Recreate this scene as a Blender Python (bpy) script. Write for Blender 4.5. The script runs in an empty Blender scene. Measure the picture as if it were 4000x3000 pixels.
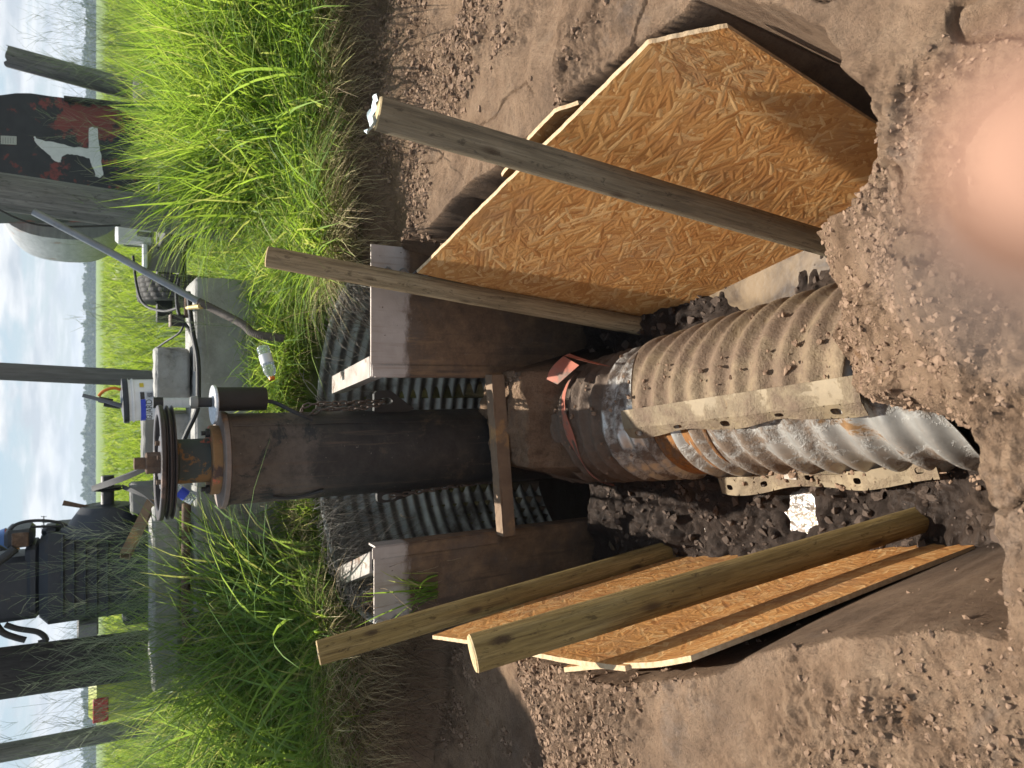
import bpy, math, random
import numpy as np
from mathutils import Vector, Matrix, noise as mnoise

rad = math.radians
SC = bpy.context.scene
COL = SC.collection
random.seed(7)
rng = np.random.default_rng(7)

# ------------------------------------------------------------------ camera
PITCH, F, CAMH = rad(30.7), 2750.0, 1.1
cp, sp = math.cos(PITCH), math.sin(PITCH)


def at(v, y, Y=None, Z=None, D=None):
    """photo column v (down in the place), photo row y -> world point at depth Y, height Z or distance D"""
    u, w = 1500.0 - y, v - 2000.0
    d = Vector((u, F * cp - w * sp, -(F * sp + w * cp)))
    if Y is not None:
        t = Y / d.y
    elif Z is not None:
        t = (Z - CAMH) / d.z
    else:
        t = D / F
    return Vector((0, 0, CAMH)) + d * t


cam = bpy.data.cameras.new('camera')
cam.sensor_fit = 'HORIZONTAL'
cam.sensor_width = 36.0
cam.lens = 36.0 * F / 4000.0
cam.clip_start, cam.clip_end = 0.004, 5000
cam.dof.use_dof = True
cam.dof.focus_distance = 2.2
cam.dof.aperture_fstop = 6.2
camo = bpy.data.objects.new('camera', cam)
COL.objects.link(camo)
M3 = Matrix(((0, 1, 0), (-sp, 0, -cp), (-cp, 0, sp)))
camo.matrix_world = Matrix.Translation((0, 0, CAMH)) @ M3.to_4x4()
SC.camera = camo
SC.render.resolution_x, SC.render.resolution_y = 1024, 768

# ------------------------------------------------------------------ light
SUN_AZ, SUN_EL = rad(-1.0), rad(59.5)          # azimuth from straight ahead, positive to the right
sun_dir = Vector((math.sin(SUN_AZ) * math.cos(SUN_EL), math.cos(SUN_AZ) * math.cos(SUN_EL), math.sin(SUN_EL)))
sl = bpy.data.lights.new('sun', 'SUN')
sl.energy, sl.angle, sl.color = 5.0, rad(0.5), (1.0, 0.94, 0.84)
so = bpy.data.objects.new('sun', sl)
COL.objects.link(so)
so.rotation_euler = (-sun_dir).to_track_quat('-Z', 'Y').to_euler()

SC.view_settings.view_transform = 'Standard'
SC.view_settings.look = 'None'
SC.view_settings.exposure = 0.95
SC.view_settings.gamma = 1.0

world = bpy.data.worlds.new('World')
SC.world = world
world.use_nodes = True
wt = world.node_tree
wt.nodes.clear()


def wn(t, **k):
    n = wt.nodes.new(t)
    for a, b in k.items():
        setattr(n, a, b)
    return n


sky = wn('ShaderNodeTexSky', sky_type='NISHITA', sun_disc=False, sun_elevation=SUN_EL, sun_rotation=SUN_AZ,
         air_density=1.0, dust_density=1.0, ozone_density=1.0)
tc = wn('ShaderNodeTexCoord')
sep = wn('ShaderNodeSeparateXYZ')
wt.links.new(tc.outputs['Generated'], sep.inputs[0])
zc = wn('ShaderNodeMath', operation='ADD')
wt.links.new(sep.outputs[2], zc.inputs[0])
zc.inputs[1].default_value = 0.16
dv = wn('ShaderNodeVectorMath', operation='DIVIDE')
cmb = wn('ShaderNodeCombineXYZ')
for i in range(3):
    wt.links.new(zc.outputs[0], cmb.inputs[i])
wt.links.new(tc.outputs['Generated'], dv.inputs[0])
wt.links.new(cmb.outputs[0], dv.inputs[1])
n1 = wn('ShaderNodeTexNoise')
n1.inputs['Scale'].default_value = 1.35
n1.inputs['Detail'].default_value = 9
n1.inputs['Roughness'].default_value = 0.58
n1.inputs['Distortion'].default_value = 0.25
wt.links.new(dv.outputs[0], n1.inputs['Vector'])
rp = wn('ShaderNodeValToRGB')
rp.color_ramp.elements[0].position = 0.46
rp.color_ramp.elements[1].position = 0.55
wt.links.new(n1.outputs['Fac'], rp.inputs[0])
n2 = wn('ShaderNodeTexNoise')
n2.inputs['Scale'].default_value = 3.2
n2.inputs['Detail'].default_value = 6
wt.links.new(dv.outputs[0], n2.inputs['Vector'])
crp = wn('ShaderNodeValToRGB')
crp.color_ramp.elements[0].position = 0.38
crp.color_ramp.elements[0].color = (4.6, 5.1, 5.7, 1)
crp.color_ramp.elements[1].position = 0.62
crp.color_ramp.elements[1].color = (7.6, 7.8, 8.0, 1)
wt.links.new(n2.outputs['Fac'], crp.inputs[0])
mx = wn('ShaderNodeMix', data_type='RGBA')
wt.links.new(rp.outputs[0], mx.inputs[0])
pale = wn('ShaderNodeMix', data_type='RGBA')
pale.inputs[0].default_value = 0.6
wt.links.new(sky.outputs[0], pale.inputs[6])
pale.inputs[7].default_value = (3.1, 4.3, 5.5, 1)
wt.links.new(pale.outputs[2], mx.inputs[6])
wt.links.new(crp.outputs[0], mx.inputs[7])
hz_ = wn('ShaderNodeValToRGB')                                      # the white veil low over the horizon
hz_.color_ramp.elements[0].position = 0.0
hz_.color_ramp.elements[0].color = (0.5, 0.5, 0.5, 1)
hz_.color_ramp.elements[1].position = 0.12
hz_.color_ramp.elements[1].color = (0, 0, 0, 1)
wt.links.new(sep.outputs[2], hz_.inputs[0])
veil = wn('ShaderNodeMix', data_type='RGBA')
wt.links.new(hz_.outputs[0], veil.inputs[0])
wt.links.new(mx.outputs[2], veil.inputs[6])
veil.inputs[7].default_value = (5.7, 6.2, 6.7, 1)
mx = veil
bg = wn('ShaderNodeBackground')
bg.inputs[1].default_value = 0.068
wt.links.new(mx.outputs[2], bg.inputs[0])
wo = wn('ShaderNodeOutputWorld')
wt.links.new(bg.outputs[0], wo.inputs[0])


# ------------------------------------------------------------------ materials
class NT:
    def __init__(s, name):
        s.m = bpy.data.materials.new(name)
        s.m.use_nodes = True
        s.t = s.m.node_tree
        s.b = s.t.nodes['Principled BSDF']
        s.out = s.t.nodes['Material Output']
        s.c = None

    def n(s, t, **k):
        n = s.t.nodes.new(t)
        for a, b in k.items():
            setattr(n, a, b)
        return n

    def l(s, a, b):
        s.t.links.new(a, b)

    def coord(s, kind='Object', scale=(1, 1, 1), rot=(0, 0, 0), loc=(0, 0, 0)):
        t = s.n('ShaderNodeTexCoord')
        m = s.n('ShaderNodeMapping')
        m.inputs['Scale'].default_value = scale
        m.inputs['Rotation'].default_value = rot
        m.inputs['Location'].default_value = loc
        s.l(t.outputs[kind], m.inputs[0])
        return m.outputs[0]

    def noise(s, vec, scale, detail=5, rough=0.6, dist=0.0):
        n = s.n('ShaderNodeTexNoise')
        n.inputs['Scale'].default_value = scale
        n.inputs['Detail'].default_value = detail
        n.inputs['Roughness'].default_value = rough
        n.inputs['Distortion'].default_value = dist
        s.l(vec, n.inputs['Vector'])
        return n.outputs['Fac']

    def ramp(s, fac, stops):
        r = s.n('ShaderNodeValToRGB')
        e = r.color_ramp.elements
        while len(e) < len(stops):
            e.new(0.5)
        for el, (p, c) in zip(e, stops):
            el.position = p
            el.color = (*c, 1) if len(c) == 3 else c
        s.l(fac, r.inputs[0])
        return r.outputs[0]

    def step(s, fac, lo, hi):
        if lo > hi:
            return s.ramp(fac, [(hi, (1, 1, 1)), (lo, (0, 0, 0))])
        return s.ramp(fac, [(lo, (0, 0, 0)), (hi, (1, 1, 1))])

    def mix(s, f, a, b, mode='MIX'):
        m = s.n('ShaderNodeMix', data_type='RGBA', blend_type=mode)
        for i, x in ((0, f), (6, a), (7, b)):
            if isinstance(x, (int, float)):
                m.inputs[i].default_value = x if i == 0 else (x, x, x, 1)
            elif isinstance(x, tuple):
                m.inputs[i].default_value = (*x, 1)
            else:
                s.l(x, m.inputs[i])
        return m.outputs[2]

    def math(s, op, a, b=0.0):
        m = s.n('ShaderNodeMath', operation=op)
        for i, x in enumerate((a, b)):
            if isinstance(x, (int, float)):
                m.inputs[i].default_value = x
            else:
                s.l(x, m.inputs[i])
        return m.outputs[0]

    def set(s, key, x):
        if isinstance(x, (int, float)):
            s.b.inputs[key].default_value = x
        elif isinstance(x, tuple):
            s.b.inputs[key].default_value = (*x, 1)
        else:
            s.l(x, s.b.inputs[key])

    def bump(s, h, strength=0.5, dist=0.01, prev=None):
        b = s.n('ShaderNodeBump')
        b.inputs['Strength'].default_value = strength
        b.inputs['Distance'].default_value = dist
        s.l(h, b.inputs['Height'])
        if prev is not None:
            s.l(prev, b.inputs['Normal'])
        s.l(b.outputs[0], s.b.inputs['Normal'])
        return b.outputs[0]

    def attr(s, name):
        a = s.n('ShaderNodeAttribute', attribute_name=name)
        return a


def pm(name, cols, scale=6, stretch=(1, 1, 1), rough=0.8, metal=0.0, bump=0.3, bscale=40, bdist=0.004,
       patches=(), kind='Object', spec=None, detail=6):
    """general procedural surface: a noise ramp of colours with patches of other colours on top"""
    t = NT(name)
    v = t.coord(kind, stretch)
    k = len(cols)
    stops = [(0.28 + 0.44 * i / max(1, k - 1), c) for i, c in enumerate(cols)]
    c = t.ramp(t.noise(v, scale, detail, 0.65), stops) if k > 1 else None
    if c is None:
        c = t.mix(0.0, cols[0], cols[0])
    r = rough
    mt = metal
    for i, p in enumerate(patches):
        col, ps, lo, hi = p[:4]
        vv = t.coord(kind, p[6] if len(p) > 6 else (1, 1, 1), loc=(3.1 * i + 1.7, 1.3 * i, 2.2 * i))
        f = t.step(t.noise(vv, ps, 7, 0.68, 0.2), lo, hi)
        c = t.mix(f, c, col)
        if len(p) > 4 and p[4] is not None:
            r = t.mix(f, r, p[4]) if not isinstance(r, float) else t.mix(f, float(r), float(p[4]))
        if len(p) > 5 and p[5] is not None:
            mt = t.mix(f, mt if not isinstance(mt, (int, float)) else float(mt), float(p[5]))
    t.set('Base Color', c)
    t.set('Roughness', r)
    t.set('Metallic', mt)
    if spec is not None:
        t.set('Specular IOR Level', spec)
    if bump:
        t.bump(t.noise(v, bscale, 5, 0.7), bump, bdist)
    return t.m


def flat(name, col, rough=0.6, metal=0.0):
    return pm(name, [tuple(x * 0.86 for x in col), col], 14, rough=rough, metal=metal, bump=0.12, bscale=90, bdist=0.002)


MAT = {}


def soil_material():
    t = NT('soil')
    v = t.coord('Object')
    big = t.noise(v, 2.3, 6, 0.6, 0.3)
    mid = t.noise(v, 13, 7, 0.7)
    fin = t.noise(v, 95, 5, 0.75)
    c = t.ramp(mid, [(0.3, (0.165, 0.1, 0.061)), (0.5, (0.31, 0.2, 0.126)), (0.72, (0.415, 0.285, 0.188))])
    c = t.mix(t.math('MULTIPLY', t.step(big, 0.42, 0.66), 0.7), c, (0.375, 0.25, 0.162))
    c = t.mix(t.math('MULTIPLY', t.step(t.noise(t.coord('Object', loc=(2, 8, 1)), 1.6, 5, 0.6), 0.5, 0.64), 0.6), c, (0.15, 0.1, 0.07))
    c = t.mix(t.math('MULTIPLY', t.step(t.noise(t.coord('Object', loc=(5, 3, 1)), 5.5, 6, 0.7, 0.4), 0.58, 0.72), 0.4), c, (0.3, 0.245, 0.205))
    c = t.mix(t.math('MULTIPLY', t.step(t.noise(t.coord('Object', loc=(9, 1, 1)), 7, 5, 0.6), 0.66, 0.74), 0.5), c, (0.33, 0.17, 0.075))
    c = t.mix(t.math('MULTIPLY', t.step(fin, 0.5, 0.3), 0.5), c, (0.085, 0.06, 0.045))
    wet = t.attr('wet').outputs['Fac']
    veg = t.attr('veg').outputs['Fac']
    dark = t.mix(mid, (0.032, 0.022, 0.017), (0.082, 0.056, 0.042))
    c = t.mix(wet, c, dark)
    gr = t.ramp(t.noise(t.coord('Object', scale=(1, .35, 1)), 1.1, 7, 0.7), [(0.32, (0.06, 0.075, 0.018)), (0.5, (0.11, 0.17, 0.028)), (0.66, (0.2, 0.2, 0.07))])
    c = t.mix(veg, c, gr)
    t.set('Base Color', c)
    t.set('Roughness', t.math('SUBTRACT', 0.95, t.math('MULTIPLY', t.math('MULTIPLY', wet, t.step(big, 0.35, 0.6)), 0.5)))
    t.set('Specular IOR Level', 0.25)
    b1 = t.bump(t.noise(v, 30, 10, 0.8), 1.0, 0.045)
    t.bump(t.noise(v, 140, 5, 0.8), 1.0, 0.012, b1)
    return t.m


MAT['soil'] = soil_material()
MAT['clod'] = pm('clod_soil', [(0.13, 0.083, 0.055), (0.23, 0.15, 0.1), (0.33, 0.225, 0.155)], 30, rough=0.95, bump=0.9, bscale=110, bdist=0.006, spec=0.2)
MAT['mud'] = pm('wet_clod_soil', [(0.05, 0.035, 0.026), (0.1, 0.068, 0.05)], 18, rough=0.75, bump=0.9, bscale=110, bdist=0.006, spec=0.3)


def osb_material(name, tint=(1, 1, 1)):
    t = NT(name)
    best_h, col, hgt = None, None, None
    for k, (ang, sx, sy) in enumerate(((3, 8, 58), (30, 9, 62), (-26, 9, 55), (62, 11, 66), (-54, 10, 70), (12, 5, 24))):
        tcn = t.n('ShaderNodeTexCoord')
        rot = t.n('ShaderNodeMapping')
        rot.vector_type = 'POINT'
        rot.inputs['Rotation'].default_value = (0, 0, rad(ang))
        t.l(tcn.outputs['UV'], rot.inputs[0])
        scl = t.n('ShaderNodeMapping')
        scl.inputs['Scale'].default_value = (sx, sy, 1)
        scl.inputs['Location'].default_value = (k * 3.7, k * 1.9, 0)
        t.l(rot.outputs[0], scl.inputs[0])
        vo = t.n('ShaderNodeTexVoronoi')
        vo.voronoi_dimensions = '2D'
        vo.inputs['Scale'].default_value = 1.0
        vo.inputs['Randomness'].default_value = 1.0
        t.l(scl.outputs[0], vo.inputs['Vector'])
        sepc = t.n('ShaderNodeSeparateColor')
        t.l(vo.outputs['Color'], sepc.inputs[0])
        fib = t.n('ShaderNodeTexNoise')
        fib.inputs['Scale'].default_value = 1.0
        fib.inputs['Detail'].default_value = 4
        fm = t.n('ShaderNodeMapping')
        fm.inputs['Scale'].default_value = (sx * 1.2, sy * 9, 1)
        t.l(rot.outputs[0], fm.inputs[0])
        t.l(fm.outputs[0], fib.inputs['Vector'])
        tone = t.math('ADD', t.math('MULTIPLY', sepc.outputs[0], 0.62), t.math('MULTIPLY', fib.outputs['Fac'], 0.5))
        c = t.ramp(tone, [(0.05, tuple(a * b for a, b in zip((0.25, 0.09, 0.023), tint))), (0.3, tuple(a * b for a, b in zip((0.4, 0.168, 0.045), tint))),
                          (0.68, tuple(a * b for a, b in zip((0.5, 0.242, 0.075), tint))), (0.97, tuple(a * b for a, b in zip((0.66, 0.42, 0.19), tint)))])
        h = t.math('ADD', t.math('SUBTRACT', sepc.outputs[1], t.math('MULTIPLY', vo.outputs['Distance'], 0.5)), -0.03 * k if k < 5 else -0.24)
        if col is None:
            best_h, col = h, c
        else:
            g = t.math('GREATER_THAN', h, best_h)
            col = t.mix(g, col, c)
            best_h = t.math('MAXIMUM', h, best_h)
    vv = t.coord('UV')
    dirt = t.step(t.noise(vv, 2.6, 8, 0.74), 0.5, 0.72)
    col = t.mix(t.math('MULTIPLY', dirt, 0.55), col, (0.24, 0.15, 0.09))
    col = t.mix(t.math('MULTIPLY', t.step(t.noise(t.coord('UV', loc=(3, 5, 0)), 16, 6, 0.8), 0.64, 0.7), 0.7), col, (0.2, 0.15, 0.11))
    t.set('Base Color', col)
    t.set('Roughness', 0.72)
    t.set('Specular IOR Level', 0.3)
    b1 = t.bump(best_h, 0.55, 0.007)
    t.bump(t.noise(t.coord('UV', (1, 3, 1)), 70, 5), 0.5, 0.003, b1)
    return t.m


MAT['osb'] = osb_material('strand_board')
MAT['osb_edge'] = pm('strand_board_edge', [(0.36, 0.23, 0.12), (0.6, 0.45, 0.28)], 60, rough=0.85, bump=0.8, bscale=120, bdist=0.004)


def post_material(name, cols, dark, knots=True):
    t = NT(name)
    v = t.coord('Object', (9, 9, 1.1))
    v2 = t.coord('Object', (26, 26, 1.4))
    c = t.ramp(t.noise(v, 2.6, 7, 0.7, 0.5), [(0.28, cols[0]), (0.5, cols[1]), (0.72, cols[2])])
    c = t.mix(t.math('MULTIPLY', t.step(t.noise(v2, 2.2, 6, 0.7, 0.4), 0.52, 0.66), 0.75), c, dark)
    c = t.mix(t.math('MULTIPLY', t.step(t.noise(t.coord('Object', (3, 3, 1.6), loc=(3, 2, 7)), 2.2, 5, 0.7), 0.58, 0.72), 0.55), c, (0.1, 0.083, 0.06))
    hgt = t.noise(v2, 3.5, 6, 0.7, 0.3)
    c = t.mix(t.math('MULTIPLY', t.step(t.noise(t.coord('Object', (60, 60, 2.2)), 2.4, 5, 0.7, 0.3), 0.44, 0.62), 0.5), c, dark)
    fl = t.step(t.noise(t.coord('Object', (16, 16, 6), loc=(1, 5, 2)), 2.6, 6, 0.75, 0.6), 0.57, 0.63)
    c = t.mix(t.math('MULTIPLY', fl, 0.6), c, tuple(x * 0.55 for x in dark))
    if knots:
        vo = t.n('ShaderNodeTexVoronoi')
        vo.inputs['Scale'].default_value = 1.0
        t.l(t.coord('Object', (7.5, 7.5, 3.2), loc=(0.3, 0.1, 0.4)), vo.inputs['Vector'])
        kn = t.step(vo.outputs['Distance'], 0.15, 0.08)
        c = t.mix(t.math('MULTIPLY', kn, 0.8), c, (0.055, 0.032, 0.018))
    t.set('Base Color', c)
    t.set('Roughness', 0.82)
    t.set('Specular IOR Level', 0.25)
    t.bump(hgt, 0.8, 0.009)
    return t.m


MAT['post_green'] = post_material('treated_post', ((0.19, 0.125, 0.042), (0.28, 0.195, 0.07), (0.37, 0.27, 0.115)), (0.1, 0.062, 0.025))
MAT['post_grey'] = post_material('weathered_post', ((0.16, 0.126, 0.08), (0.23, 0.182, 0.115), (0.31, 0.25, 0.165)), (0.1, 0.078, 0.052))
MAT['post_tan'] = post_material('tan_post', ((0.22, 0.155, 0.082), (0.32, 0.232, 0.13), (0.4, 0.3, 0.18)), (0.12, 0.08, 0.043))
MAT['pole'] = post_material('grey_pole', ((0.13, 0.13, 0.125), (0.2, 0.2, 0.19), (0.28, 0.28, 0.265)), (0.085, 0.085, 0.08), False)
MAT['pole_dark'] = post_material('dark_pole', ((0.035, 0.033, 0.032), (0.055, 0.052, 0.05), (0.085, 0.08, 0.076)), (0.02, 0.02, 0.02), False)


def endgrain():
    t = NT('cut_wood_end')
    v = t.coord('Object')
    w = t.n('ShaderNodeTexWave', wave_type='RINGS', rings_direction='Z')
    w.inputs['Scale'].default_value = 60
    w.inputs['Distortion'].default_value = 3.5
    w.inputs['Detail'].default_value = 3
    t.l(v, w.inputs['Vector'])
    c = t.ramp(w.outputs['Fac'], [(0.1, (0.4, 0.27, 0.12)), (0.8, (0.58, 0.43, 0.23))])
    c = t.mix(t.math('MULTIPLY', t.step(t.noise(v, 22, 5), 0.48, 0.62), 0.7), c, (0.2, 0.16, 0.09))
    t.set('Base Color', c)
    t.set('Roughness', 0.85)
    t.bump(t.noise(v, 160, 4), 0.5, 0.003)
    return t.m


MAT['endgrain'] = endgrain()
MAT['plate'] = None


def plate_material():
    """steel that is paint grey over its top hand's width and rust brown below, with an uneven line between"""
    t = NT('rusty_steel_plate')
    v = t.coord('Object')
    rust = t.ramp(t.noise(v, 9, 8, 0.75), [(0.3, (0.075, 0.05, 0.034)), (0.5, (0.16, 0.1, 0.06)), (0.7, (0.27, 0.165, 0.09))])
    rust = t.mix(t.step(t.noise(v, 3, 6, 0.7), 0.5, 0.7), rust, (0.12, 0.09, 0.07))
    st_ = t.coord('Object', (13, 13, .6))
    rust = t.mix(t.math('MULTIPLY', t.step(t.noise(st_, 1.7, 6, 0.7), 0.54, 0.66), 0.6), rust, (0.06, 0.042, 0.032))
    rust = t.mix(t.math('MULTIPLY', t.step(t.noise(t.coord('Object', (10, 10, .9), loc=(4, 1, 2)), 1.9, 6, 0.7), 0.58, 0.7), 0.7), rust, (0.3, 0.18, 0.09))
    rust = t.mix(t.math('MULTIPLY', t.step(t.noise(v, 30, 6, 0.8), 0.6, 0.68), 0.6), rust, (0.26, 0.2, 0.15))
    clean = t.ramp(t.noise(v, 8, 6, 0.6), [(0.3, (0.4, 0.34, 0.3)), (0.7, (0.52, 0.46, 0.42))])
    sepx = t.n('ShaderNodeSeparateXYZ')
    t.l(v, sepx.inputs[0])
    line = t.math('ADD', sepx.outputs[2], t.math('MULTIPLY', t.noise(t.coord('Object', (1.4, 1, 3)), 3.4, 8, 0.72), 0.18))
    clean = t.mix(t.math('MULTIPLY', t.step(t.noise(st_, 2.1, 6, 0.7), 0.55, 0.66), 0.55), clean, (0.25, 0.18, 0.13))
    clean = t.mix(t.step(t.noise(v, 33, 4, 0.7), 0.68, 0.71), clean, (0.1, 0.075, 0.06))
    ln = t.math('ADD', line, 0.11)
    f = t.step(ln, 0.03, 0.065)
    t.set('Base Color', t.mix(f, rust, clean))
    t.set('Roughness', t.mix(f, 0.9, 0.62))
    t.set('Metallic', t.mix(f, 0.05, 0.25))
    t.bump(t.noise(v, 60, 7, 0.75), 0.45, 0.004)
    return t.m


MAT['plate'] = plate_material()
MAT['rust'] = pm('rust', [(0.05, 0.032, 0.024), (0.11, 0.066, 0.042), (0.2, 0.12, 0.068)], 14, rough=0.9, bump=0.6, bscale=70, patches=[((0.2, 0.14, 0.095), 5, 0.54, 0.66)])
MAT['rust_light'] = pm('dusty_rust', [(0.15, 0.1, 0.066), (0.25, 0.17, 0.11)], 12, rough=0.92, bump=0.6, bscale=70, patches=[((0.42, 0.24, 0.1), 4, 0.52, 0.64)])
MAT['black_steel'] = pm('black_pitted_steel', [(0.025, 0.023, 0.021), (0.05, 0.045, 0.04)], 14, rough=0.7, metal=0.1, bump=0.5, bscale=60,
                        patches=[((0.066, 0.055, 0.045), 3.2, 0.5, 0.6, 0.88), ((0.055, 0.044, 0.036), 1.6, 0.48, 0.6, 0.88), ((0.03, 0.028, 0.026), 9, 0.56, 0.6, 0.7), ((0.2, 0.18, 0.155), 26, 0.68, 0.72, 0.9)])
def column_material():
    """black coating, worn to dull brown grey above an uneven line, with long runs of rust and dried mud"""
    t = NT('worn_black_coating')
    v = t.coord('Object')
    low = t.ramp(t.noise(v, 15, 7, 0.75), [(0.32, (0.014, 0.013, 0.013)), (0.55, (0.03, 0.027, 0.025)), (0.72, (0.055, 0.045, 0.036))])
    low = t.mix(t.step(t.noise(t.coord('Object', loc=(2, 4, 1)), 2.6, 8, 0.75, 0.3), 0.53, 0.60), low, (0.088, 0.066, 0.046))
    top = t.ramp(t.noise(v, 11, 8, 0.75), [(0.3, (0.05, 0.042, 0.036)), (0.5, (0.105, 0.086, 0.07)), (0.72, (0.14, 0.112, 0.09))])
    top = t.mix(t.step(t.noise(t.coord('Object', loc=(7, 4, 1)), 4.5, 8, 0.75, 0.3), 0.58, 0.64), top, (0.03, 0.032, 0.032))
    sp_ = t.n('ShaderNodeSeparateXYZ')
    t.l(v, sp_.inputs[0])
    f = t.step(t.math('ADD', sp_.outputs[2], t.math('MULTIPLY', t.noise(v, 9, 7, 0.75), 0.3)), 0.36, 0.42)
    c = t.mix(f, low, top)
    c = t.mix(t.math('MULTIPLY', t.step(t.noise(t.coord('Object', (14, 14, .7)), 1.6, 5, 0.65), 0.58, 0.68), 0.6), c, (0.12, 0.082, 0.055))
    c = t.mix(t.step(t.noise(v, 42, 4, 0.7), 0.68, 0.71), c, (0.2, 0.17, 0.14))
    t.set('Base Color', c)
    t.set('Roughness', t.mix(f, 0.55, 0.85))
    t.bump(t.noise(v, 55, 7, 0.78), 0.6, 0.004)
    return t.m


MAT['column'] = column_material()
MAT['dull_black'] = pm('dull_black_steel', [(0.012, 0.012, 0.012), (0.026, 0.025, 0.024)], 9, rough=0.55, bump=0.3, bscale=60, patches=[((0.06, 0.045, 0.035), 9, 0.62, 0.7, 0.85)])
MAT['engine'] = pm('engine_paint', [(0.013, 0.016, 0.022), (0.028, 0.032, 0.04)], 7, rough=0.5, bump=0.3, bscale=50, patches=[((0.06, 0.055, 0.05), 9, 0.58, 0.68, 0.85)])
MAT['rubber'] = pm('rubber', [(0.014, 0.014, 0.015), (0.028, 0.028, 0.029)], 14, rough=0.6, bump=0.25, bscale=80)
MAT['tyre'] = pm('tyre_rubber', [(0.045, 0.043, 0.04), (0.09, 0.085, 0.078)], 20, rough=0.85, bump=0.3, bscale=80)
MAT['pulley'] = pm('cast_pulley', [(0.035, 0.028, 0.027), (0.06, 0.048, 0.044)], 16, rough=0.36, metal=0.35, bump=0.3, bscale=80, patches=[((0.16, 0.1, 0.075), 6, 0.58, 0.66, 0.6)])
MAT['housing'] = pm('housing_paint', [(0.035, 0.045, 0.042), (0.05, 0.06, 0.055)], 9, rough=0.6, bump=0.3, bscale=60,
                    patches=[((0.24, 0.125, 0.045), 6.5, 0.53, 0.57, 0.85), ((0.55, 0.09, 0.035), 5.5, 0.58, 0.62, 0.6)])
MAT['gland'] = pm('gland_paint', [(0.2, 0.11, 0.045), (0.33, 0.18, 0.075)], 12, rough=0.85, bump=0.5, bscale=60, patches=[((0.62, 0.13, 0.065), 7, 0.55, 0.6, 0.6), ((0.1, 0.06, 0.045), 8, 0.6, 0.66)])
MAT['flange'] = pm('flange_steel', [(0.16, 0.13, 0.11), (0.27, 0.21, 0.175)], 10, rough=0.7, metal=0.2, bump=0.4, bscale=60, patches=[((0.4, 0.24, 0.13), 5, 0.58, 0.66)])
MAT['galv'] = pm('galvanised_steel', [(0.2, 0.21, 0.21), (0.42, 0.43, 0.42)], 10, rough=0.48, metal=0.75, bump=0.25, bscale=70,
                 patches=[((0.07, 0.06, 0.05), 3.5, 0.5, 0.66, 0.9, 0.0)])


def pipe_material(name, mud, silver, rustc, mud_lo, mud_hi, rust_lo=0.62, metal=0.7, rough=0.4):
    t = NT(name)
    v = t.coord('Object')
    c = t.ramp(t.noise(v, 16, 6, 0.65), [(0.3, tuple(x * 0.7 for x in silver)), (0.7, silver)])
    f1 = t.step(t.noise(v, 3.6, 7, 0.7, 0.4), rust_lo, rust_lo + 0.06)
    c = t.mix(f1, c, t.ramp(t.noise(v, 24, 5), [(0.3, tuple(x * 0.55 for x in rustc)), (0.7, rustc)]))
    f2 = t.step(t.noise(t.coord('Object', loc=(4, 7, 2)), 5.0, 8, 0.74, 0.2), mud_lo, mud_hi)
    mudc = t.ramp(t.noise(v, 20, 7, 0.75), [(0.3, tuple(x * 0.62 for x in mud)), (0.7, mud)])
    c = t.mix(f2, c, mudc)
    cover = t.math('MAXIMUM', f1, f2)
    t.set('Base Color', c)
    t.set('Metallic', t.math('MULTIPLY', t.math('SUBTRACT', 1.0, cover), metal))
    t.set('Roughness', t.math('ADD', t.math('MULTIPLY', cover, 0.9 - rough), rough))
    b = t.bump(t.math('MULTIPLY', f2, t.noise(v, 60, 6, 0.75)), 0.9, 0.012)
    t.bump(t.noise(v, 110, 4), 0.25, 0.002, b)
    return t.m


MAT['pipe_mud'] = pipe_material('muddy_corrugated_steel', (0.185, 0.135, 0.1), (0.62, 0.6, 0.56), (0.3, 0.17, 0.07), 0.46, 0.56)
MAT['pipe_caked'] = pipe_material('soil_caked_corrugated_steel', (0.165, 0.118, 0.086), (0.42, 0.41, 0.39), (0.25, 0.15, 0.07), 0.22, 0.34)
MAT['pipe_silver'] = pipe_material('silver_corrugated_steel', (0.21, 0.15, 0.105), (0.46, 0.455, 0.43), (0.24, 0.13, 0.05), 0.46, 0.56, 0.6, 0.6, 0.46)
MAT['band'] = pipe_material('dusty_coupling_band', (0.215, 0.143, 0.092), (0.28, 0.205, 0.12), (0.3, 0.16, 0.065), 0.36, 0.56, 0.60, 0.2, 0.65)
MAT['band_flange'] = pipe_material('dusty_band_flange', (0.2, 0.138, 0.092), (0.25, 0.19, 0.115), (0.26, 0.145, 0.062), 0.46, 0.62, 0.62, 0.12, 0.68)
MAT['pipe_rust'] = pipe_material('rusty_corrugated_steel', (0.19, 0.12, 0.075), (0.36, 0.16, 0.045), (0.3, 0.13, 0.035), 0.5, 0.6, 0.4)
MAT['orange'] = pm('faded_orange_rubber', [(0.3, 0.085, 0.055), (0.42, 0.14, 0.085)], 9, rough=0.75, bump=0.3, bscale=60, patches=[((0.17, 0.115, 0.085), 9, 0.5, 0.6)])
MAT['concrete'] = pm('concrete', [(0.2, 0.195, 0.18), (0.3, 0.295, 0.275), (0.37, 0.365, 0.345)], 7, rough=0.92, bump=0.7, bscale=60, bdist=0.006, patches=[((0.09, 0.085, 0.075), 4, 0.56, 0.68), ((0.42, 0.42, 0.4), 11, 0.62, 0.72)])
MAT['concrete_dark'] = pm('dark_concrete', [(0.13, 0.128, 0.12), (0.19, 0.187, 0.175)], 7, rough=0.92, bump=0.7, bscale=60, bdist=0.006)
MAT['white'] = flat('white_plastic', (0.72, 0.73, 0.74), 0.4)
MAT['blue'] = flat('blue_print', (0.03, 0.06, 0.5), 0.45)
MAT['blackp'] = flat('black_plastic', (0.018, 0.018, 0.02), 0.4)
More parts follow.
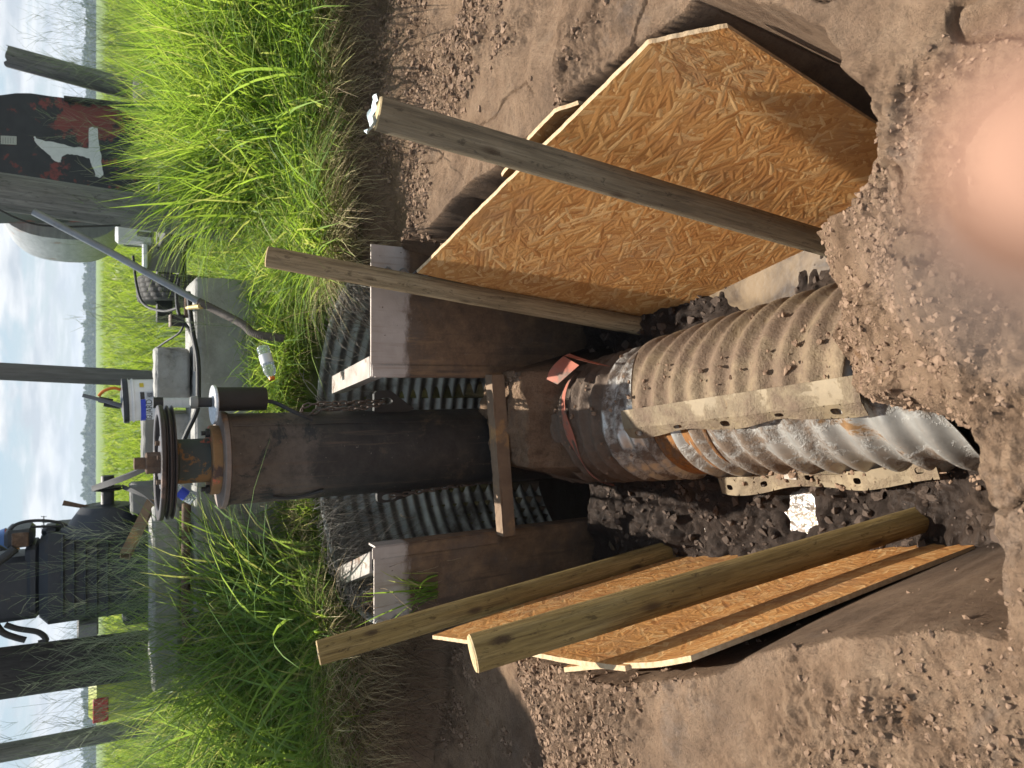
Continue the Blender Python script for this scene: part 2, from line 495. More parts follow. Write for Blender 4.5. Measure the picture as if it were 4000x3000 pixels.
MAT['greyp'] = flat('grey_print', (0.35, 0.36, 0.37), 0.5)
MAT['yellow'] = flat('yellow_print', (0.55, 0.42, 0.03), 0.5)
MAT['orange_plastic'] = flat('orange_plastic', (0.75, 0.2, 0.02), 0.4)
MAT['brass'] = pm('old_brass', [(0.38, 0.27, 0.1), (0.5, 0.4, 0.2)], 20, rough=0.5, metal=0.7, bump=0.3, patches=[((0.55, 0.52, 0.4), 14, 0.52, 0.6, 0.8)])
MAT['conduit'] = pm('conduit_grey', [(0.16, 0.18, 0.2), (0.25, 0.27, 0.29)], 10, rough=0.45, metal=0.3, bump=0.15, patches=[((0.11, 0.085, 0.065), 5, 0.58, 0.68)])
MAT['duct'] = pm('flexible_duct_brown', [(0.06, 0.048, 0.04), (0.11, 0.09, 0.075)], 14, rough=0.8, bump=0.4)
MAT['red'] = flat('red_paint', (0.45, 0.035, 0.04), 0.5)
MAT['lime'] = pm('lime_plastic', [(0.4, 0.45, 0.05), (0.5, 0.55, 0.1)], 8, rough=0.5, bump=0.1)
MAT['tank_black'] = pm('black_tank_paint', [(0.014, 0.016, 0.02), (0.03, 0.033, 0.038)], 8, rough=0.55, bump=0.2, bscale=60,
                       patches=[((0.2, 0.055, 0.05), 1.9, 0.53, 0.56, 0.8), ((0.16, 0.045, 0.04), 7, 0.63, 0.66, 0.8)])
MAT['tank_grey'] = pm('worn_grey_tank_paint', [(0.25, 0.26, 0.26), (0.42, 0.43, 0.43)], 5, (1, 1, 4), rough=0.5, metal=0.2, bump=0.2, patches=[((0.28, 0.14, 0.07), 3, 0.6, 0.7, 0.85)])
MAT['number'] = pm('sprayed_white_paint', [(0.55, 0.57, 0.56), (0.7, 0.72, 0.71)], 14, rough=0.7, bump=0.1, patches=[((0.2, 0.05, 0.045), 9, 0.64, 0.67)])
MAT['skin'] = None


def skin():
    t = NT('skin')
    v = t.coord('Object')
    c = t.ramp(t.noise(v, 90, 5), [(0.3, (0.32, 0.18, 0.125)), (0.7, (0.36, 0.205, 0.145))])
    t.set('Base Color', c)
    t.set('Roughness', 0.5)
    t.set('Subsurface Weight', 0.0)
    t.set('Specular IOR Level', 0.15)
    t.b.inputs['Subsurface Radius'].default_value = (0.004, 0.002, 0.001)
    t.b.inputs['Subsurface Scale'].default_value = 1.0
    t.bump(t.noise(v, 900, 3), 0.2, 0.0004)
    return t.m


MAT['skin'] = skin()
MAT['nail'] = flat('fingernail', (0.25, 0.18, 0.14), 0.5)


def water_material():
    t = NT('muddy_water')
    v = t.coord('Object')
    t.set('Base Color', t.ramp(t.noise(v, 7, 5, 0.6, 0.5), [(0.35, (0.06, 0.043, 0.031)), (0.65, (0.2, 0.145, 0.09))]))
    t.set('Roughness', 0.09)
    t.set('Specular IOR Level', 0.8)
    sx_ = t.n('ShaderNodeSeparateXYZ')
    t.l(v, sx_.inputs[0])
    calm = t.math('ADD', 0.12, t.step(t.math('ADD', sx_.outputs[0], 0.5), 0.5, 0.3))      # ripples on the left, still film on the right
    t.bump(t.math('MULTIPLY', t.noise(v, 34, 4), calm), 0.6, 0.012)
    return t.m


MAT['water'] = water_material()


def clear_plastic():
    t = NT('clear_plastic')
    t.set('Base Color', (0.85, 0.92, 0.97))
    t.set('Roughness', 0.08)
    t.set('Transmission Weight', 0.85)
    t.set('IOR', 1.25)
    return t.m


MAT['clear'] = clear_plastic()


def blade_material(name, trans=0.5, rough=0.55):
    t = NT(name)
    a = t.attr('tint')
    t.set('Base Color', a.outputs['Color'])
    t.set('Roughness', rough)
    t.set('Specular IOR Level', 0.3)
    tr = t.n('ShaderNodeBsdfTranslucent')
    t.l(t.mix(0.35, a.outputs['Color'], (0.45, 0.55, 0.03), 'MIX') if trans > 0.3 else a.outputs['Color'], tr.inputs[0])
    ms = t.n('ShaderNodeMixShader')
    ms.inputs[0].default_value = trans
    t.l(t.b.outputs[0], ms.inputs[1])
    t.l(tr.outputs[0], ms.inputs[2])
    t.l(ms.outputs[0], t.out.inputs[0])
    return t.m


MAT['blade'] = blade_material('grass_blades', 0.55)
MAT['straw'] = blade_material('dry_stems', 0.2, 0.7)
MAT['foliage'] = blade_material('leaf_clumps', 0.25, 0.7)


# ------------------------------------------------------------------ mesh helpers
class MB:
    def __init__(s):
        s.v, s.f, s.k = [], [], []
        s.mi = 0

    def add(s, vs, fs):
        o = len(s.v)
        s.v += [tuple(v) for v in vs]
        s.f += [tuple(i + o for i in f) for f in fs]
        s.k += [s.mi] * len(fs)
        return s

    def box(s, c, size, R=None, bev=0.0):
        c = Vector(c)
        hx, hy, hz = (d / 2 for d in size)
        b = min(bev, hx * .9, hy * .9, hz * .9)
        vs, fs = [], []
        if b <= 0:
            for z in (-hz, hz):
                for x, y in ((-hx, -hy), (hx, -hy), (hx, hy), (-hx, hy)):
                    vs.append(Vector((x, y, z)))
            fs = [(3, 2, 1, 0), (4, 5, 6, 7), (0, 1, 5, 4), (1, 2, 6, 5), (2, 3, 7, 6), (3, 0, 4, 7)]
        else:
            def ring(x, y, z, bb):
                return [Vector(p) for p in ((-x + bb, -y, z), (x - bb, -y, z), (x, -y + bb, z), (x, y - bb, z), (x - bb, y, z), (-x + bb, y, z), (-x, y - bb, z), (-x, -y + bb, z))]
            rings = [ring(hx - b, hy - b, -hz, b * .5), ring(hx, hy, -hz + b, b), ring(hx, hy, hz - b, b), ring(hx - b, hy - b, hz, b * .5)]
            for r in rings:
                vs += r
            fs = [tuple(range(7, -1, -1)), tuple(range(24, 32))]
            for k in range(3):
                for i in range(8):
                    j = (i + 1) % 8
                    fs.append((k * 8 + i, k * 8 + j, k * 8 + 8 + j, k * 8 + 8 + i))
        if R is not None:
            vs = [R @ v for v in vs]
        return s.add([v + c for v in vs], fs)

    def tube(s, pts, r, n=10, caps=True, squash=None):
        pts = [Vector(p) for p in pts]
        rs = r if hasattr(r, '__len__') else [r] * len(pts)
        vs, fs = [], []
        up = None
        for i, p in enumerate(pts):
            d = (pts[min(i + 1, len(pts) - 1)] - pts[max(i - 1, 0)])
            d = d.normalized() if d.length > 1e-9 else Vector((0, 0, 1))
            if up is None:
                up = Vector((0, 0, 1)) if abs(d.z) < .9 else Vector((0, 1, 0))
            a = d.cross(up)
            if a.length < 1e-4:
                a = d.orthogonal()
            a.normalize()
            up = a.cross(d).normalized()
            for k in range(n):
                t = 2 * math.pi * k / n
                vs.append(p + (a * math.cos(t) + up * math.sin(t)) * rs[i])
        for i in range(len(pts) - 1):
            for k in range(n):
                j = (k + 1) % n
                fs.append((i * n + k, i * n + j, (i + 1) * n + j, (i + 1) * n + k))
        if caps:
            fs.append(tuple(range(n - 1, -1, -1)))
            fs.append(tuple((len(pts) - 1) * n + k for k in range(n)))
        return s.add(vs, fs)

    def lathe(s, prof, n=32, o=(0, 0, 0), R=None, closed=False, a0=0.0, a1=None):
        o = Vector(o)
        full = a1 is None
        m = n if full else n + 1
        a1 = a0 + 2 * math.pi if full else a1
        vs, fs = [], []
        for r, z in prof:
            for k in range(m):
                t = a0 + (a1 - a0) * k / n
                v = Vector((r * math.cos(t), r * math.sin(t), z))
                vs.append((R @ v if R is not None else v) + o)
        L = len(prof)
        for i in range(L if closed else L - 1):
            i2 = (i + 1) % L
            for k in range(n):
                j = (k + 1) % m
                fs.append((i * m + k, i * m + j, i2 * m + j, i2 * m + k))
        return s.add(vs, fs)

    def cyl(s, p0, p1, r, n=20):
        return s.tube([p0, p1], r, n)

    def prism(s, poly, thick):
        """polygon (list of Vectors) pushed along the vector thick"""
        n = len(poly)
        vs = [Vector(p) for p in poly] + [Vector(p) + Vector(thick) for p in poly]
        fs = [tuple(range(n - 1, -1, -1)), tuple(range(n, 2 * n))]
        for i in range(n):
            j = (i + 1) % n
            fs.append((i, j, n + j, n + i))
        return s.add(vs, fs)

    def sheet(s, fn, nu, nv, thick=None):
        """grid surface fn(u, v) with u, v in 0..1, given a back face by offsetting along thick(u, v)"""
        vs, fs = [], []
        for side in range(1 if thick is None else 2):
            for i in range(nu + 1):
                for j in range(nv + 1):
                    p = Vector(fn(i / nu, j / nv))
                    if side:
                        p = p + Vector(thick(i / nu, j / nv))
                    vs.append(p)
        W = nv + 1
        N = (nu + 1) * W
        for i in range(nu):
            for j in range(nv):
                a = i * W + j
                fs.append((a, a + 1, a + W + 1, a + W))
                if thick is not None:
                    fs.append((N + a, N + a + W, N + a + W + 1, N + a + 1))
        if thick is not None:
            for j in range(nv):
                for a in (j, nu * W + j):
                    fs.append((a, a + 1, N + a + 1, N + a))
            for i in range(nu):
                for a in (i * W, i * W + nv):
                    fs.append((a, a + W, N + a + W, N + a))
        return s.add(vs, fs)

    def build(s, name, mats, parent=None, M=None, smooth=True, ang=35, uv=None):
        me = bpy.data.meshes.new(name)
        me.from_pydata(s.v, [], s.f)
        if not isinstance(mats, (list, tuple)):
            mats = [mats]
        for m in mats:
            me.materials.append(m)
        if len(mats) > 1:
            me.polygons.foreach_set('material_index', s.k)
        if smooth:
            me.polygons.foreach_set('use_smooth', [True] * len(s.f))
            me.set_sharp_from_angle(angle=rad(ang))
        if uv is not None:
            l = me.uv_layers.new(name='UVMap')
            for lp in me.loops:
                l.data[lp.index].uv = uv[lp.vertex_index]
        me.validate()
        me.update()
        return link(name, me, parent, M)


def link(name, me, parent=None, M=None):
    o = bpy.data.objects.new(name, me)
    COL.objects.link(o)
    if M is not None:
        o.matrix_basis = M
    if parent is not None:
        o.parent = parent
        o.matrix_parent_inverse = wmat(parent).inverted()
    return o


def wmat(o):
    if o.parent is None:
        return o.matrix_basis.copy()
    return wmat(o.parent) @ o.matrix_parent_inverse @ o.matrix_basis


def tag(o, label=None, cat=None, group=None, kind=None):
    if label:
        o['label'] = label
    if cat:
        o['category'] = cat
    if group:
        o['group'] = group
    if kind:
        o['kind'] = kind
    return o


def thing(name, loc, label, cat, group=None):
    o = bpy.data.objects.new(name, None)
    o.empty_display_size = 0.1
    COL.objects.link(o)
    o.matrix_basis = Matrix.Translation(Vector(loc))
    return tag(o, label, cat, group)


def axis_matrix(p0, p1):
    d = Vector(p1) - Vector(p0)
    return Matrix.Translation(Vector(p0)) @ d.to_track_quat('Z', 'Y').to_matrix().to_4x4(), d.length


def text_geo(s, size):
    cu = bpy.data.curves.new('t', 'FONT')
    cu.body, cu.size, cu.align_x, cu.align_y = s, size, 'CENTER', 'CENTER'
    cu.extrude = size * 0.01
    o = bpy.data.objects.new('t', cu)
    COL.objects.link(o)
    dg = bpy.context.evaluated_depsgraph_get()
    me = bpy.data.meshes.new_from_object(o.evaluated_get(dg))
    vs = [v.co.copy() for v in me.vertices]
    fs = [tuple(p.vertices) for p in me.polygons]
    bpy.data.objects.remove(o)
    bpy.data.meshes.remove(me)
    bpy.data.curves.remove(cu)
    return vs, fs


def spline(pts, n=8):
    pts = [Vector(p) for p in pts]
    out = []
    for i in range(len(pts) - 1):
        p0, p1, p2, p3 = pts[max(i - 1, 0)], pts[i], pts[i + 1], pts[min(i + 2, len(pts) - 1)]
        for k in range(n):
            t = k / n
            out.append(0.5 * ((2 * p1) + (p2 - p0) * t + (2 * p0 - 5 * p1 + 4 * p2 - p3) * t * t + (3 * p1 - p0 - 3 * p2 + p3) * t ** 3))
    out.append(pts[-1])
    return out


# ------------------------------------------------------------------ terrain
def _h(ix, iy, seed):
    n = (ix.astype(np.int64) * 374761393 + iy.astype(np.int64) * 668265263 + seed * 974711) & 0x7fffffff
    n = ((n ^ (n >> 13)) * 1274126177) & 0x7fffffff
    n = n ^ (n >> 16)
    return (n & 0xffff) / 32767.5 - 1.0


def vn(x, y, seed=0):
    x, y = np.asarray(x, float), np.asarray(y, float)
    ix, iy = np.floor(x), np.floor(y)
    fx, fy = x - ix, y - iy
    fx, fy = fx * fx * fx * (fx * (fx * 6 - 15) + 10), fy * fy * fy * (fy * (fy * 6 - 15) + 10)
    a, b = _h(ix, iy, seed), _h(ix + 1, iy, seed)
    c, d = _h(ix, iy + 1, seed), _h(ix + 1, iy + 1, seed)
    return (a * (1 - fx) + b * fx) * (1 - fy) + (c * (1 - fx) + d * fx) * fy


def fbm(x, y, seed=0, octv=4, g=0.5):
    s, a, f = 0.0, 1.0, 1.0
    for k in range(octv):
        s = s + a * vn(x * f + 17.3 * k, y * f - 9.1 * k, seed + k)
        a *= g
        f *= 2.03
    return s


def sm(a, b, x):
    t = np.clip((np.asarray(x, float) - a) / (b - a), 0, 1)
    return t * t * (3 - 2 * t)


RC, RR = (-0.28, 3.24), 0.82          # centre and radius of the corrugated riser


def lip_y(X):
    return np.interp(X, [-.75, -.55, -.40, -.21, .03, .30, .52, .705, .84, .95, 1.1],
                     [.62, .60, .53, .56, .62, .69, .78, .90, 1.07, 1.28, 1.7])


def verge_y(X):
    return np.interp(X, [-3, -1.9, -1.1, -.9, .4, .6, 1.2, 3], [3.42, 3.38, 3.3, 3.22, 3.25, 3.3, 3.5, 3.62]) + 0.05 * vn(X * 2.3, X * 0, 5) + 0.03 * vn(X * 9, X * 0, 6)


def terrain(X, Y, parts=False):
    X, Y = np.asarray(X, float), np.asarray(Y, float)
    yv = verge_y(X)
    grade = 0.025 * fbm(X * 1.5, Y * 1.5, 1, 3) + 0.10 * sm(3.7, 4.6, Y) * sm(60, 9, Y)
    right = -0.115 + 0.02 * sm(1.2, 3.0, Y) - 0.03 * sm(.8, 1.6, X)
    left = -0.10 - 0.30 * sm(1.2, 3.05, Y)
    s = sm(-.5, .5, X)
    exc = left * (1 - s) + right * s
    cr = sm(-.35, .35, fbm(X * 2.4, Y * 2.4, 17, 3))               # crumbly here, scraped smooth there
    exc = exc + 0.034 * fbm(X * 3.2, Y * 3.2, 11, 4) + (.3 + cr) * (0.013 * np.abs(fbm(X * 15, Y * 15, 21, 3)) + .007 * np.abs(fbm(X * 41, Y * 41, 25, 2)) + (.15 + cr) * .0075 * np.abs(vn(X * 88, Y * 88, 26))) - 0.016
    ck = np.abs(fbm(X * 2.6 + 9, Y * 2.6, 27, 3))
    exc = exc - .030 * sm(.035, .0, ck) * sm(0, .5, fbm(X * 1.7, Y * 1.7, 29, 2) + .25)
    wd = np.where(X > .3, 0.20, 0.10)
    w = sm(0, 1, (Y - (yv - wd)) / wd)
    z = exc * (1 - w) + grade * w
    # trench
    XL = np.interp(Y, [.4, .5, .84, 1.15, 1.5, 2.5, 2.8, 3.0], [-.37, -.39, -.48, -.66, -.82, -1.08, -1.13, -1.14])
    XR = np.interp(Y, [1.0, 1.2, 1.5, 2.0, 2.6, 2.95, 3.1], [1.02, .97, .90, .80, .70, .64, .62])
    rough = 0.02 * fbm(X * 3 + 3, Y * 3, 31, 3)
    d = np.minimum(np.minimum(X - XL, XR - X) + rough, (3.09 - Y) * 8)
    yl = lip_y(X) + 0.03 * fbm(X * 5, Y * 5, 41, 4)
    mound = sm(-.22, -.02, X) * sm(.56, .42, X)
    k = 5.0 - 3.92 * mound
    floor = -1.22 + 0.055 * fbm(X * 3.1, Y * 3.1, 51, 4, 0.55) + 0.03 * np.abs(fbm(X * 13, Y * 13, 61, 3))
    floor = floor - 0.07 * sm(.22, .42, X) * sm(2.5, 2.2, Y) + 0.12 * sm(1.5, 1.0, Y) * sm(-.1, -.3, X)
    floor = floor + 0.05 * sm(2.2, 2.7, Y) * sm(.0, .3, X)
    floor = floor - 0.15 * np.exp(-((X + .50) / .10) ** 2 - ((Y - 1.74) / .10) ** 2) + .035 * sm(.0, -.2, X)
    near = z - k * np.maximum(Y - yl, 0) - mound * 6 * np.maximum(Y - 1.24 + .04 * vn(X * 9, X * 0, 3), 0) + mound * 0.05 * fbm(X * 5, Y * 5, 71, 4) * sm(0, .3, Y - yl)
    side = z - 7 * np.maximum(d, 0)
    carved = np.maximum(np.maximum(floor, side), near)
    inside = (d > 0) & (Y > yl)
    zt = np.where(inside, np.minimum(z, carved), z)
    r = np.hypot(X - RC[0], Y - RC[1])
    zt = np.where((r < RR + .022) & (Y > 3.02), -1.45, zt)
    led = -.665 - 2.2 * np.maximum(2.86 - Y, 0) - 4 * np.maximum(np.abs(X + .17) - .23, 0) + .035 * fbm(X * 7, Y * 7, 45, 4)
    zt = np.where((Y < 3.3) & (Y > 2.3) & (X > -.6) & (X < .3), np.maximum(zt, led), zt)
    if parts:
        w = sm(.80, 1.0, w) * sm(-.10, -.02, zt)
        wet = sm(-.72, -1.1, zt + 0.1 * fbm(X * 3, Y * 3, 81, 3)) * (1 - 0.75 * mound * sm(1.7, 1.4, Y))
        return zt, wet, w
    return zt


def axis_ticks(lo, hi, step, far_lo, far_hi, g=1.18):
    t = list(np.arange(lo, hi + 1e-6, step))
    s, x = step, t[-1]
    while x < far_hi:
        s *= g
        x += s
        t.append(x)
    s, x = step, t[0]
    pre = []
    while x > far_lo:
        s *= g
        x -= s
        pre.append(x)
    return np.array(pre[::-1] + t)


def array_mesh(name, V, Fq, mat, attrs=None, smooth=True, colors=None):
    me = bpy.data.meshes.new(name)
    V = np.asarray(V, np.float32)
    Fq = np.asarray(Fq, np.int32)
    n = Fq.shape[1]
    me.vertices.add(len(V))
    me.vertices.foreach_set('co', V.ravel())
    me.loops.add(Fq.size)
    me.loops.foreach_set('vertex_index', Fq.ravel())
    me.polygons.add(len(Fq))
    me.polygons.foreach_set('loop_start', np.arange(0, Fq.size, n, dtype=np.int32))
    me.polygons.foreach_set('loop_total', np.full(len(Fq), n, np.int32))
    if smooth:
        me.polygons.foreach_set('use_smooth', np.ones(len(Fq), bool))
    me.update(calc_edges=True)
    me.materials.append(mat)
    for k, a in (attrs or {}).items():
        at_ = me.attributes.new(k, 'FLOAT', 'POINT')
        at_.data.foreach_set('value', np.asarray(a, np.float32).ravel())
    if colors is not None:
        ca = me.attributes.new('tint', 'FLOAT_COLOR', 'POINT')
        c4 = np.ones((len(V), 4), np.float32)
        c4[:, :3] = colors
        ca.data.foreach_set('color', c4.ravel())
    return link(name, me)


xs = axis_ticks(-1.75, 2.0, 0.0058, -900, 900, 1.16)
ys = axis_ticks(0.4, 3.6, 0.0058, -40, 900, 1.13)
GX, GY = np.meshgrid(xs, ys, indexing='ij')
GZ, GW, GV = terrain(GX, GY, True)
W = len(ys)
idx = np.arange(len(xs) * W).reshape(len(xs), W)
quads = np.stack([idx[:-1, :-1], idx[1:, :-1], idx[1:, 1:], idx[:-1, 1:]], -1).reshape(-1, 4)
g = array_mesh('ground', np.stack([GX, GY, GZ], -1).reshape(-1, 3), quads, MAT['soil'], {'wet': GW, 'veg': GV})
tag(g, kind='structure')


def tz(x, y):
    return float(terrain(np.array([x]), np.array([y]))[0])


# clods: loose lumps of soil
def lump_template(seed, n):
    """an angular chunk: the hull of a few random points, its corners knocked off"""
    import bmesh
    r_ = random.Random(seed)
    bm = bmesh.new()
    for k in range(n):
        d = Vector((r_.gauss(0, 1), r_.gauss(0, 1), r_.gauss(0, .8))).normalized()
        bm.verts.new(d * r_.uniform(.62, 1.1))
    bmesh.ops.convex_hull(bm, input=bm.verts)
    bmesh.ops.delete(bm, geom=[v for v in bm.verts if not v.link_faces], context='VERTS')
    if n > 10:
        bmesh.ops.subdivide_edges(bm, edges=bm.edges, cuts=1, use_grid_fill=True)
        for v in bm.verts:
            p = v.co * 2.1 + Vector((seed * 7.1, 3.3, 1.1))
            v.co *= 1 + .22 * mnoise.noise(p) + .12 * mnoise.noise(p * 2.3)
        bmesh.ops.triangulate(bm, faces=bm.faces)
    bm.verts.index_update()
    V = np.array([v.co[:] for v in bm.verts])
    Fc = np.array([[v.index for v in f.verts] for f in bm.faces])
    bm.free()
    return V, Fc


LUMPS = [lump_template(i, 16) for i in range(8)]
SMALL = [lump_template(i + 19, 8) for i in range(8)]


def scatter_lumps(name, P, R, mat, label_kind='stuff'):
    Vs, Fs, o = [], [], 0
    for p, r in zip(P, R):
        T, Fc = (LUMPS if r > 0.006 else SMALL)[rng.integers(0, 8)]
        a = rng.uniform(0, 6.283)
        c, s = math.cos(a), math.sin(a)
        sc = r * rng.uniform(.7, 1.3, 3)
        v = T * sc
        v = np.stack([v[:, 0] * c - v[:, 1] * s, v[:, 0] * s + v[:, 1] * c, v[:, 2]], -1) + p
        Vs.append(v)
        Fs.append(Fc + o)
        o += len(v)
    ob = array_mesh(name, np.concatenate(Vs), np.concatenate(Fs), mat)
    ob.data.set_sharp_from_angle(angle=rad(38))
    return tag(ob, kind=label_kind)


def lump_points(n, x0, x1, y0, y1, rmin, rmax, test, power=2.6, clump=0.0):
    X, Y = rng.uniform(x0, x1, n), rng.uniform(y0, y1, n)
    Z, Wt, Vg = terrain(X, Y, True)
    keep = test(X, Y, Z, Wt, Vg)
    if clump:
        keep &= fbm(X * 2.2, Y * 2.2, 91, 3) + rng.uniform(-.5, .5, n) > clump
    X, Y, Z = X[keep], Y[keep], Z[keep]
    r = rmin + (rmax - rmin) * rng.uniform(0, 1, len(X)) ** power
    return np.stack([X, Y, Z + r * .05], -1), r


P1, R1 = lump_points(150000, -1.8, 2.0, .4, 3.5, .0022, .014, lambda X, Y, Z, Wt, Vg: (Z > -.75) & (Vg < .6) & (rng.uniform(0, 1, len(X)) < sm(-.05, .55, fbm(X * 2.4, Y * 2.4, 17, 3) + .45 * fbm(X * 9, Y * 9, 19, 2))), 5.0)
R1 *= np.interp(P1[:, 1], [.5, 1.3, 2.2], [.5, .8, 1.0])
P1b, R1b = lump_points(60, -1.9, 2.1, 1.1, 3.4, .010, .026, lambda X, Y, Z, Wt, Vg: (Z > -.5) & (Vg < .4), 1.6, .2)
scatter_lumps('soil_clods', np.concatenate([P1, P1b]), np.concatenate([R1, R1b]), MAT['clod'])
P2, R2 = lump_points(3600, -.9, .75, .6, 2.9, .004, .025, lambda X, Y, Z, Wt, Vg: (Z < -.95) & (Z > -1.235) & (np.hypot(X + .50, Y - 1.74) > .13) & ((X < -.2) | (Y > 2.2) | (X > .3)), 3.6)
P3, R3 = lump_points(4200, -.3, .6, .65, 1.35, .002, .011, lambda X, Y, Z, Wt, Vg: (Z < -.2), 5.0)
scatter_lumps('wet_soil_clods', P2, R2, MAT['mud'])
scatter_lumps('mound_clods', P3, R3, MAT['clod'])

# water standing on the trench floor
mb = MB()
mb.sheet(lambda u, v: (-1.05 + 1.75 * u, 1.0 + 2.0 * v, -1.238), 6, 6)
tag(mb.build('water', MAT['water']), kind='structure')
# ------------------------------------------------------------------ riser headwall
hw = thing('riser_headwall', (-0.28, 3.07, -1.4), 'rusty steel headwall plates with crossbar in front of the half round corrugated riser', 'headwall')
PITCHZ, AMP = 0.076, 0.0125


def riser(u, v):
    t = rad(-13) + rad(206) * u
    z = -1.45 + 1.452 * v
    r = RR + AMP * math.sin(2 * math.pi * z / PITCHZ)
    return (RC[0] + r * math.cos(t), RC[1] + r * math.sin(t), z)


def riser_out(u, v):
    t = rad(-13) + rad(206) * u
    return (0.005 * math.cos(t), 0.005 * math.sin(t), 0)


MB().sheet(riser, 64, 190, riser_out).build('corrugated_riser', MAT['galv'], hw, ang=60)
MB().box((0.335, 3.075, -0.69), (0.60, 0.010, 1.42)).build('side_plate', MAT['plate'], hw)
MB().box((-0.955, 3.075, -0.70), (0.42, 0.010, 1.41)).build('side_plate', MAT['plate'], hw)
for x in (0.0345, -0.7435):
    s = 1 if x > 0 else -1
    m = MB()
    m.box((x, 3.115, -0.70), (0.009, 0.085, 1.40))
    m.box((x + s * 0.026, 3.066, -0.69), (0.05, 0.006, 1.41))
    for k in range(46):                                            # the weld bead
        m.lathe([(0.0, -0.004), (0.004, -0.002), (0.005, 0.0), (0.003, 0.0035), (0.0, 0.004)], 6, (x + s * 0.054, 3.068, -0.03 - k * 0.0135 + random.uniform(-.002, .002)))
    m.build('edge_angle', MAT['plate'], hw)
m = MB()
A, B = Vector((0.045, 3.03, -0.565)), Vector((-0.752, 3.03, -0.632))


def crossbar_top(u, v):
    p = A.lerp(B, u)
    return p + Vector((0, 0.036 - 0.066 * v, 0.004 * mnoise.noise(p * 30)))


m.sheet(crossbar_top, 40, 3, lambda u, v: (0, 0, -0.008))
m.sheet(lambda u, v: A.lerp(B, u) + Vector((0, -0.0305, -0.0085 - 0.062 * v)), 40, 3, lambda u, v: (0, 0.008, 0))
m.build('crossbar', MAT['rust_light'], hw, ang=50)
for a, b, c, d in (((.127, 3.09), (.03, 3.09), (-.05, 3.68), (.04, 3.68)), ((-.765, 3.09), (-.862, 3.09), (-1.05, 3.6), (-.955, 3.6))):
    MB().prism([Vector((*p, 0.02)) for p in (a, b, c, d)], (0, 0, -0.012)).prism([Vector((*p, 0.0078)) for p in (b, (b[0] + .012, b[1]), (c[0] + .012, c[1]), c)], (0, 0, -0.05)).build(
        'brace_bar', pm('brace_bar_steel', [(0.24, 0.2, 0.17), (0.44, 0.4, 0.36)], 8, rough=0.75, bump=0.4, patches=[((0.14, 0.075, 0.045), 10, 0.55, 0.66)]), hw)

# ------------------------------------------------------------------ pump
PX, PY = -0.335, 3.35
pu = thing('water_pump', (PX, PY, -1.4), 'tall black rusty pump column with a grooved belt pulley on top', 'pump')
CR = 0.203
m = MB()
m.lathe([(CR, -1.45), (CR, -1.0), (CR, -.5), (CR, 0.0), (CR, .3), (CR, .588), (CR + .006, .592), (CR + .009, .600), (CR - .02, .601)], 72, (PX, PY, 0))
m.tube([(PX + .155, PY - .135, .59), (PX + .15, PY - .138, -.3), (PX + .15, PY - .138, -1.2)], .003, 6)
m.build('column_pipe', MAT['column'], pu, ang=60)
m = MB().lathe([(.10, .602), (.213, .602), (.217, .605), (.217, .622), (.213, .626), (.10, .626)], 72, (PX, PY, 0))
m.build('top_flange', MAT['flange'], pu)
zb = 0.6262
m = MB()
prof = []
m.lathe([(.0, zb), (.150, zb), (.152, zb + .004), (.152, zb + .036), (.147, zb + .040), (.02, zb + .0401)], 40, (PX, PY, 0))
g_ = m.build('gland_flange', MAT['gland'], pu)
for dx in (-.122, .122):
    mb = MB().lathe([(0, zb + .041), (.019, zb + .041), (.019, zb + .058), (.010, zb + .058), (.010, zb + .075), (0, zb + .075)], 6, (PX + dx, PY - .045, 0))
    mb.build('bolt', MAT['dull_black'], g_)
MB().lathe([(.096, zb + .0405), (.096, .79), (.105, .795), (.105, .806), (.04, .807)], 48, (PX, PY, 0)).build('bearing_housing', MAT['housing'], pu)
# pulley: three grooves, a dished top with a hub plate on four webs
zp = .808
prof = [(.055, zp), (.18, zp), (.236, zp + .002), (.243, zp + .004)]
for k in range(2):
    z0 = zp + .004 + k * .020
    prof += [(.243, z0 + .004), (.222, z0 + .009), (.222, z0 + .013), (.243, z0 + .018)]
prof += [(.246, zp + .046), (.246, zp + .058), (.243, zp + .061), (.207, zp + .061), (.202, zp + .057), (.200, zp + .02), (.12, zp + .018), (.055, zp + .018)]
pul = MB().lathe(prof, 96, (PX, PY, 0)).build('pulley', MAT['pulley'], pu, ang=30)
MB().lathe([(.0, zp + .0185), (.115, zp + .0185), (.118, zp + .04), (.113, zp + .05), (.0, zp + .0502)], 48, (PX, PY, 0)).build('hub_plate', MAT['pulley'], pul)
for a in range(4):
    R = Matrix.Rotation(rad(20 + 90 * a), 3, 'Z')
    MB().box(Vector((PX, PY, zp + .033)) + R @ Vector((.158, 0, 0)), (.082, .045, .026), R, .006).build('web', MAT['pulley'], pul)
MB().lathe([(0, zp + .0505), (.046, zp + .0505), (.046, zp + .100), (.040, zp + .106), (0, zp + .106)], 6, (PX, PY, 0), Matrix.Rotation(rad(12), 3, 'Z')).build('hub_nut', MAT['rust'], pul)
MB().lathe([(0, zp + .1063), (.0255, zp + .1063), (.0255, zp + .146), (.022, zp + .149), (0, zp + .149)], 20, (PX, PY, 0)).build('shaft_end', MAT['rust'], pul)
for a in (200, 290, 20):
    MB().lathe([(0, zp + .0503), (.011, zp + .0503), (.011, zp + .066), (0, zp + .066)], 6, (PX + .085 * math.cos(rad(a)), PY + .085 * math.sin(rad(a)), 0)).build('set_bolt', MAT['rust'], pul)


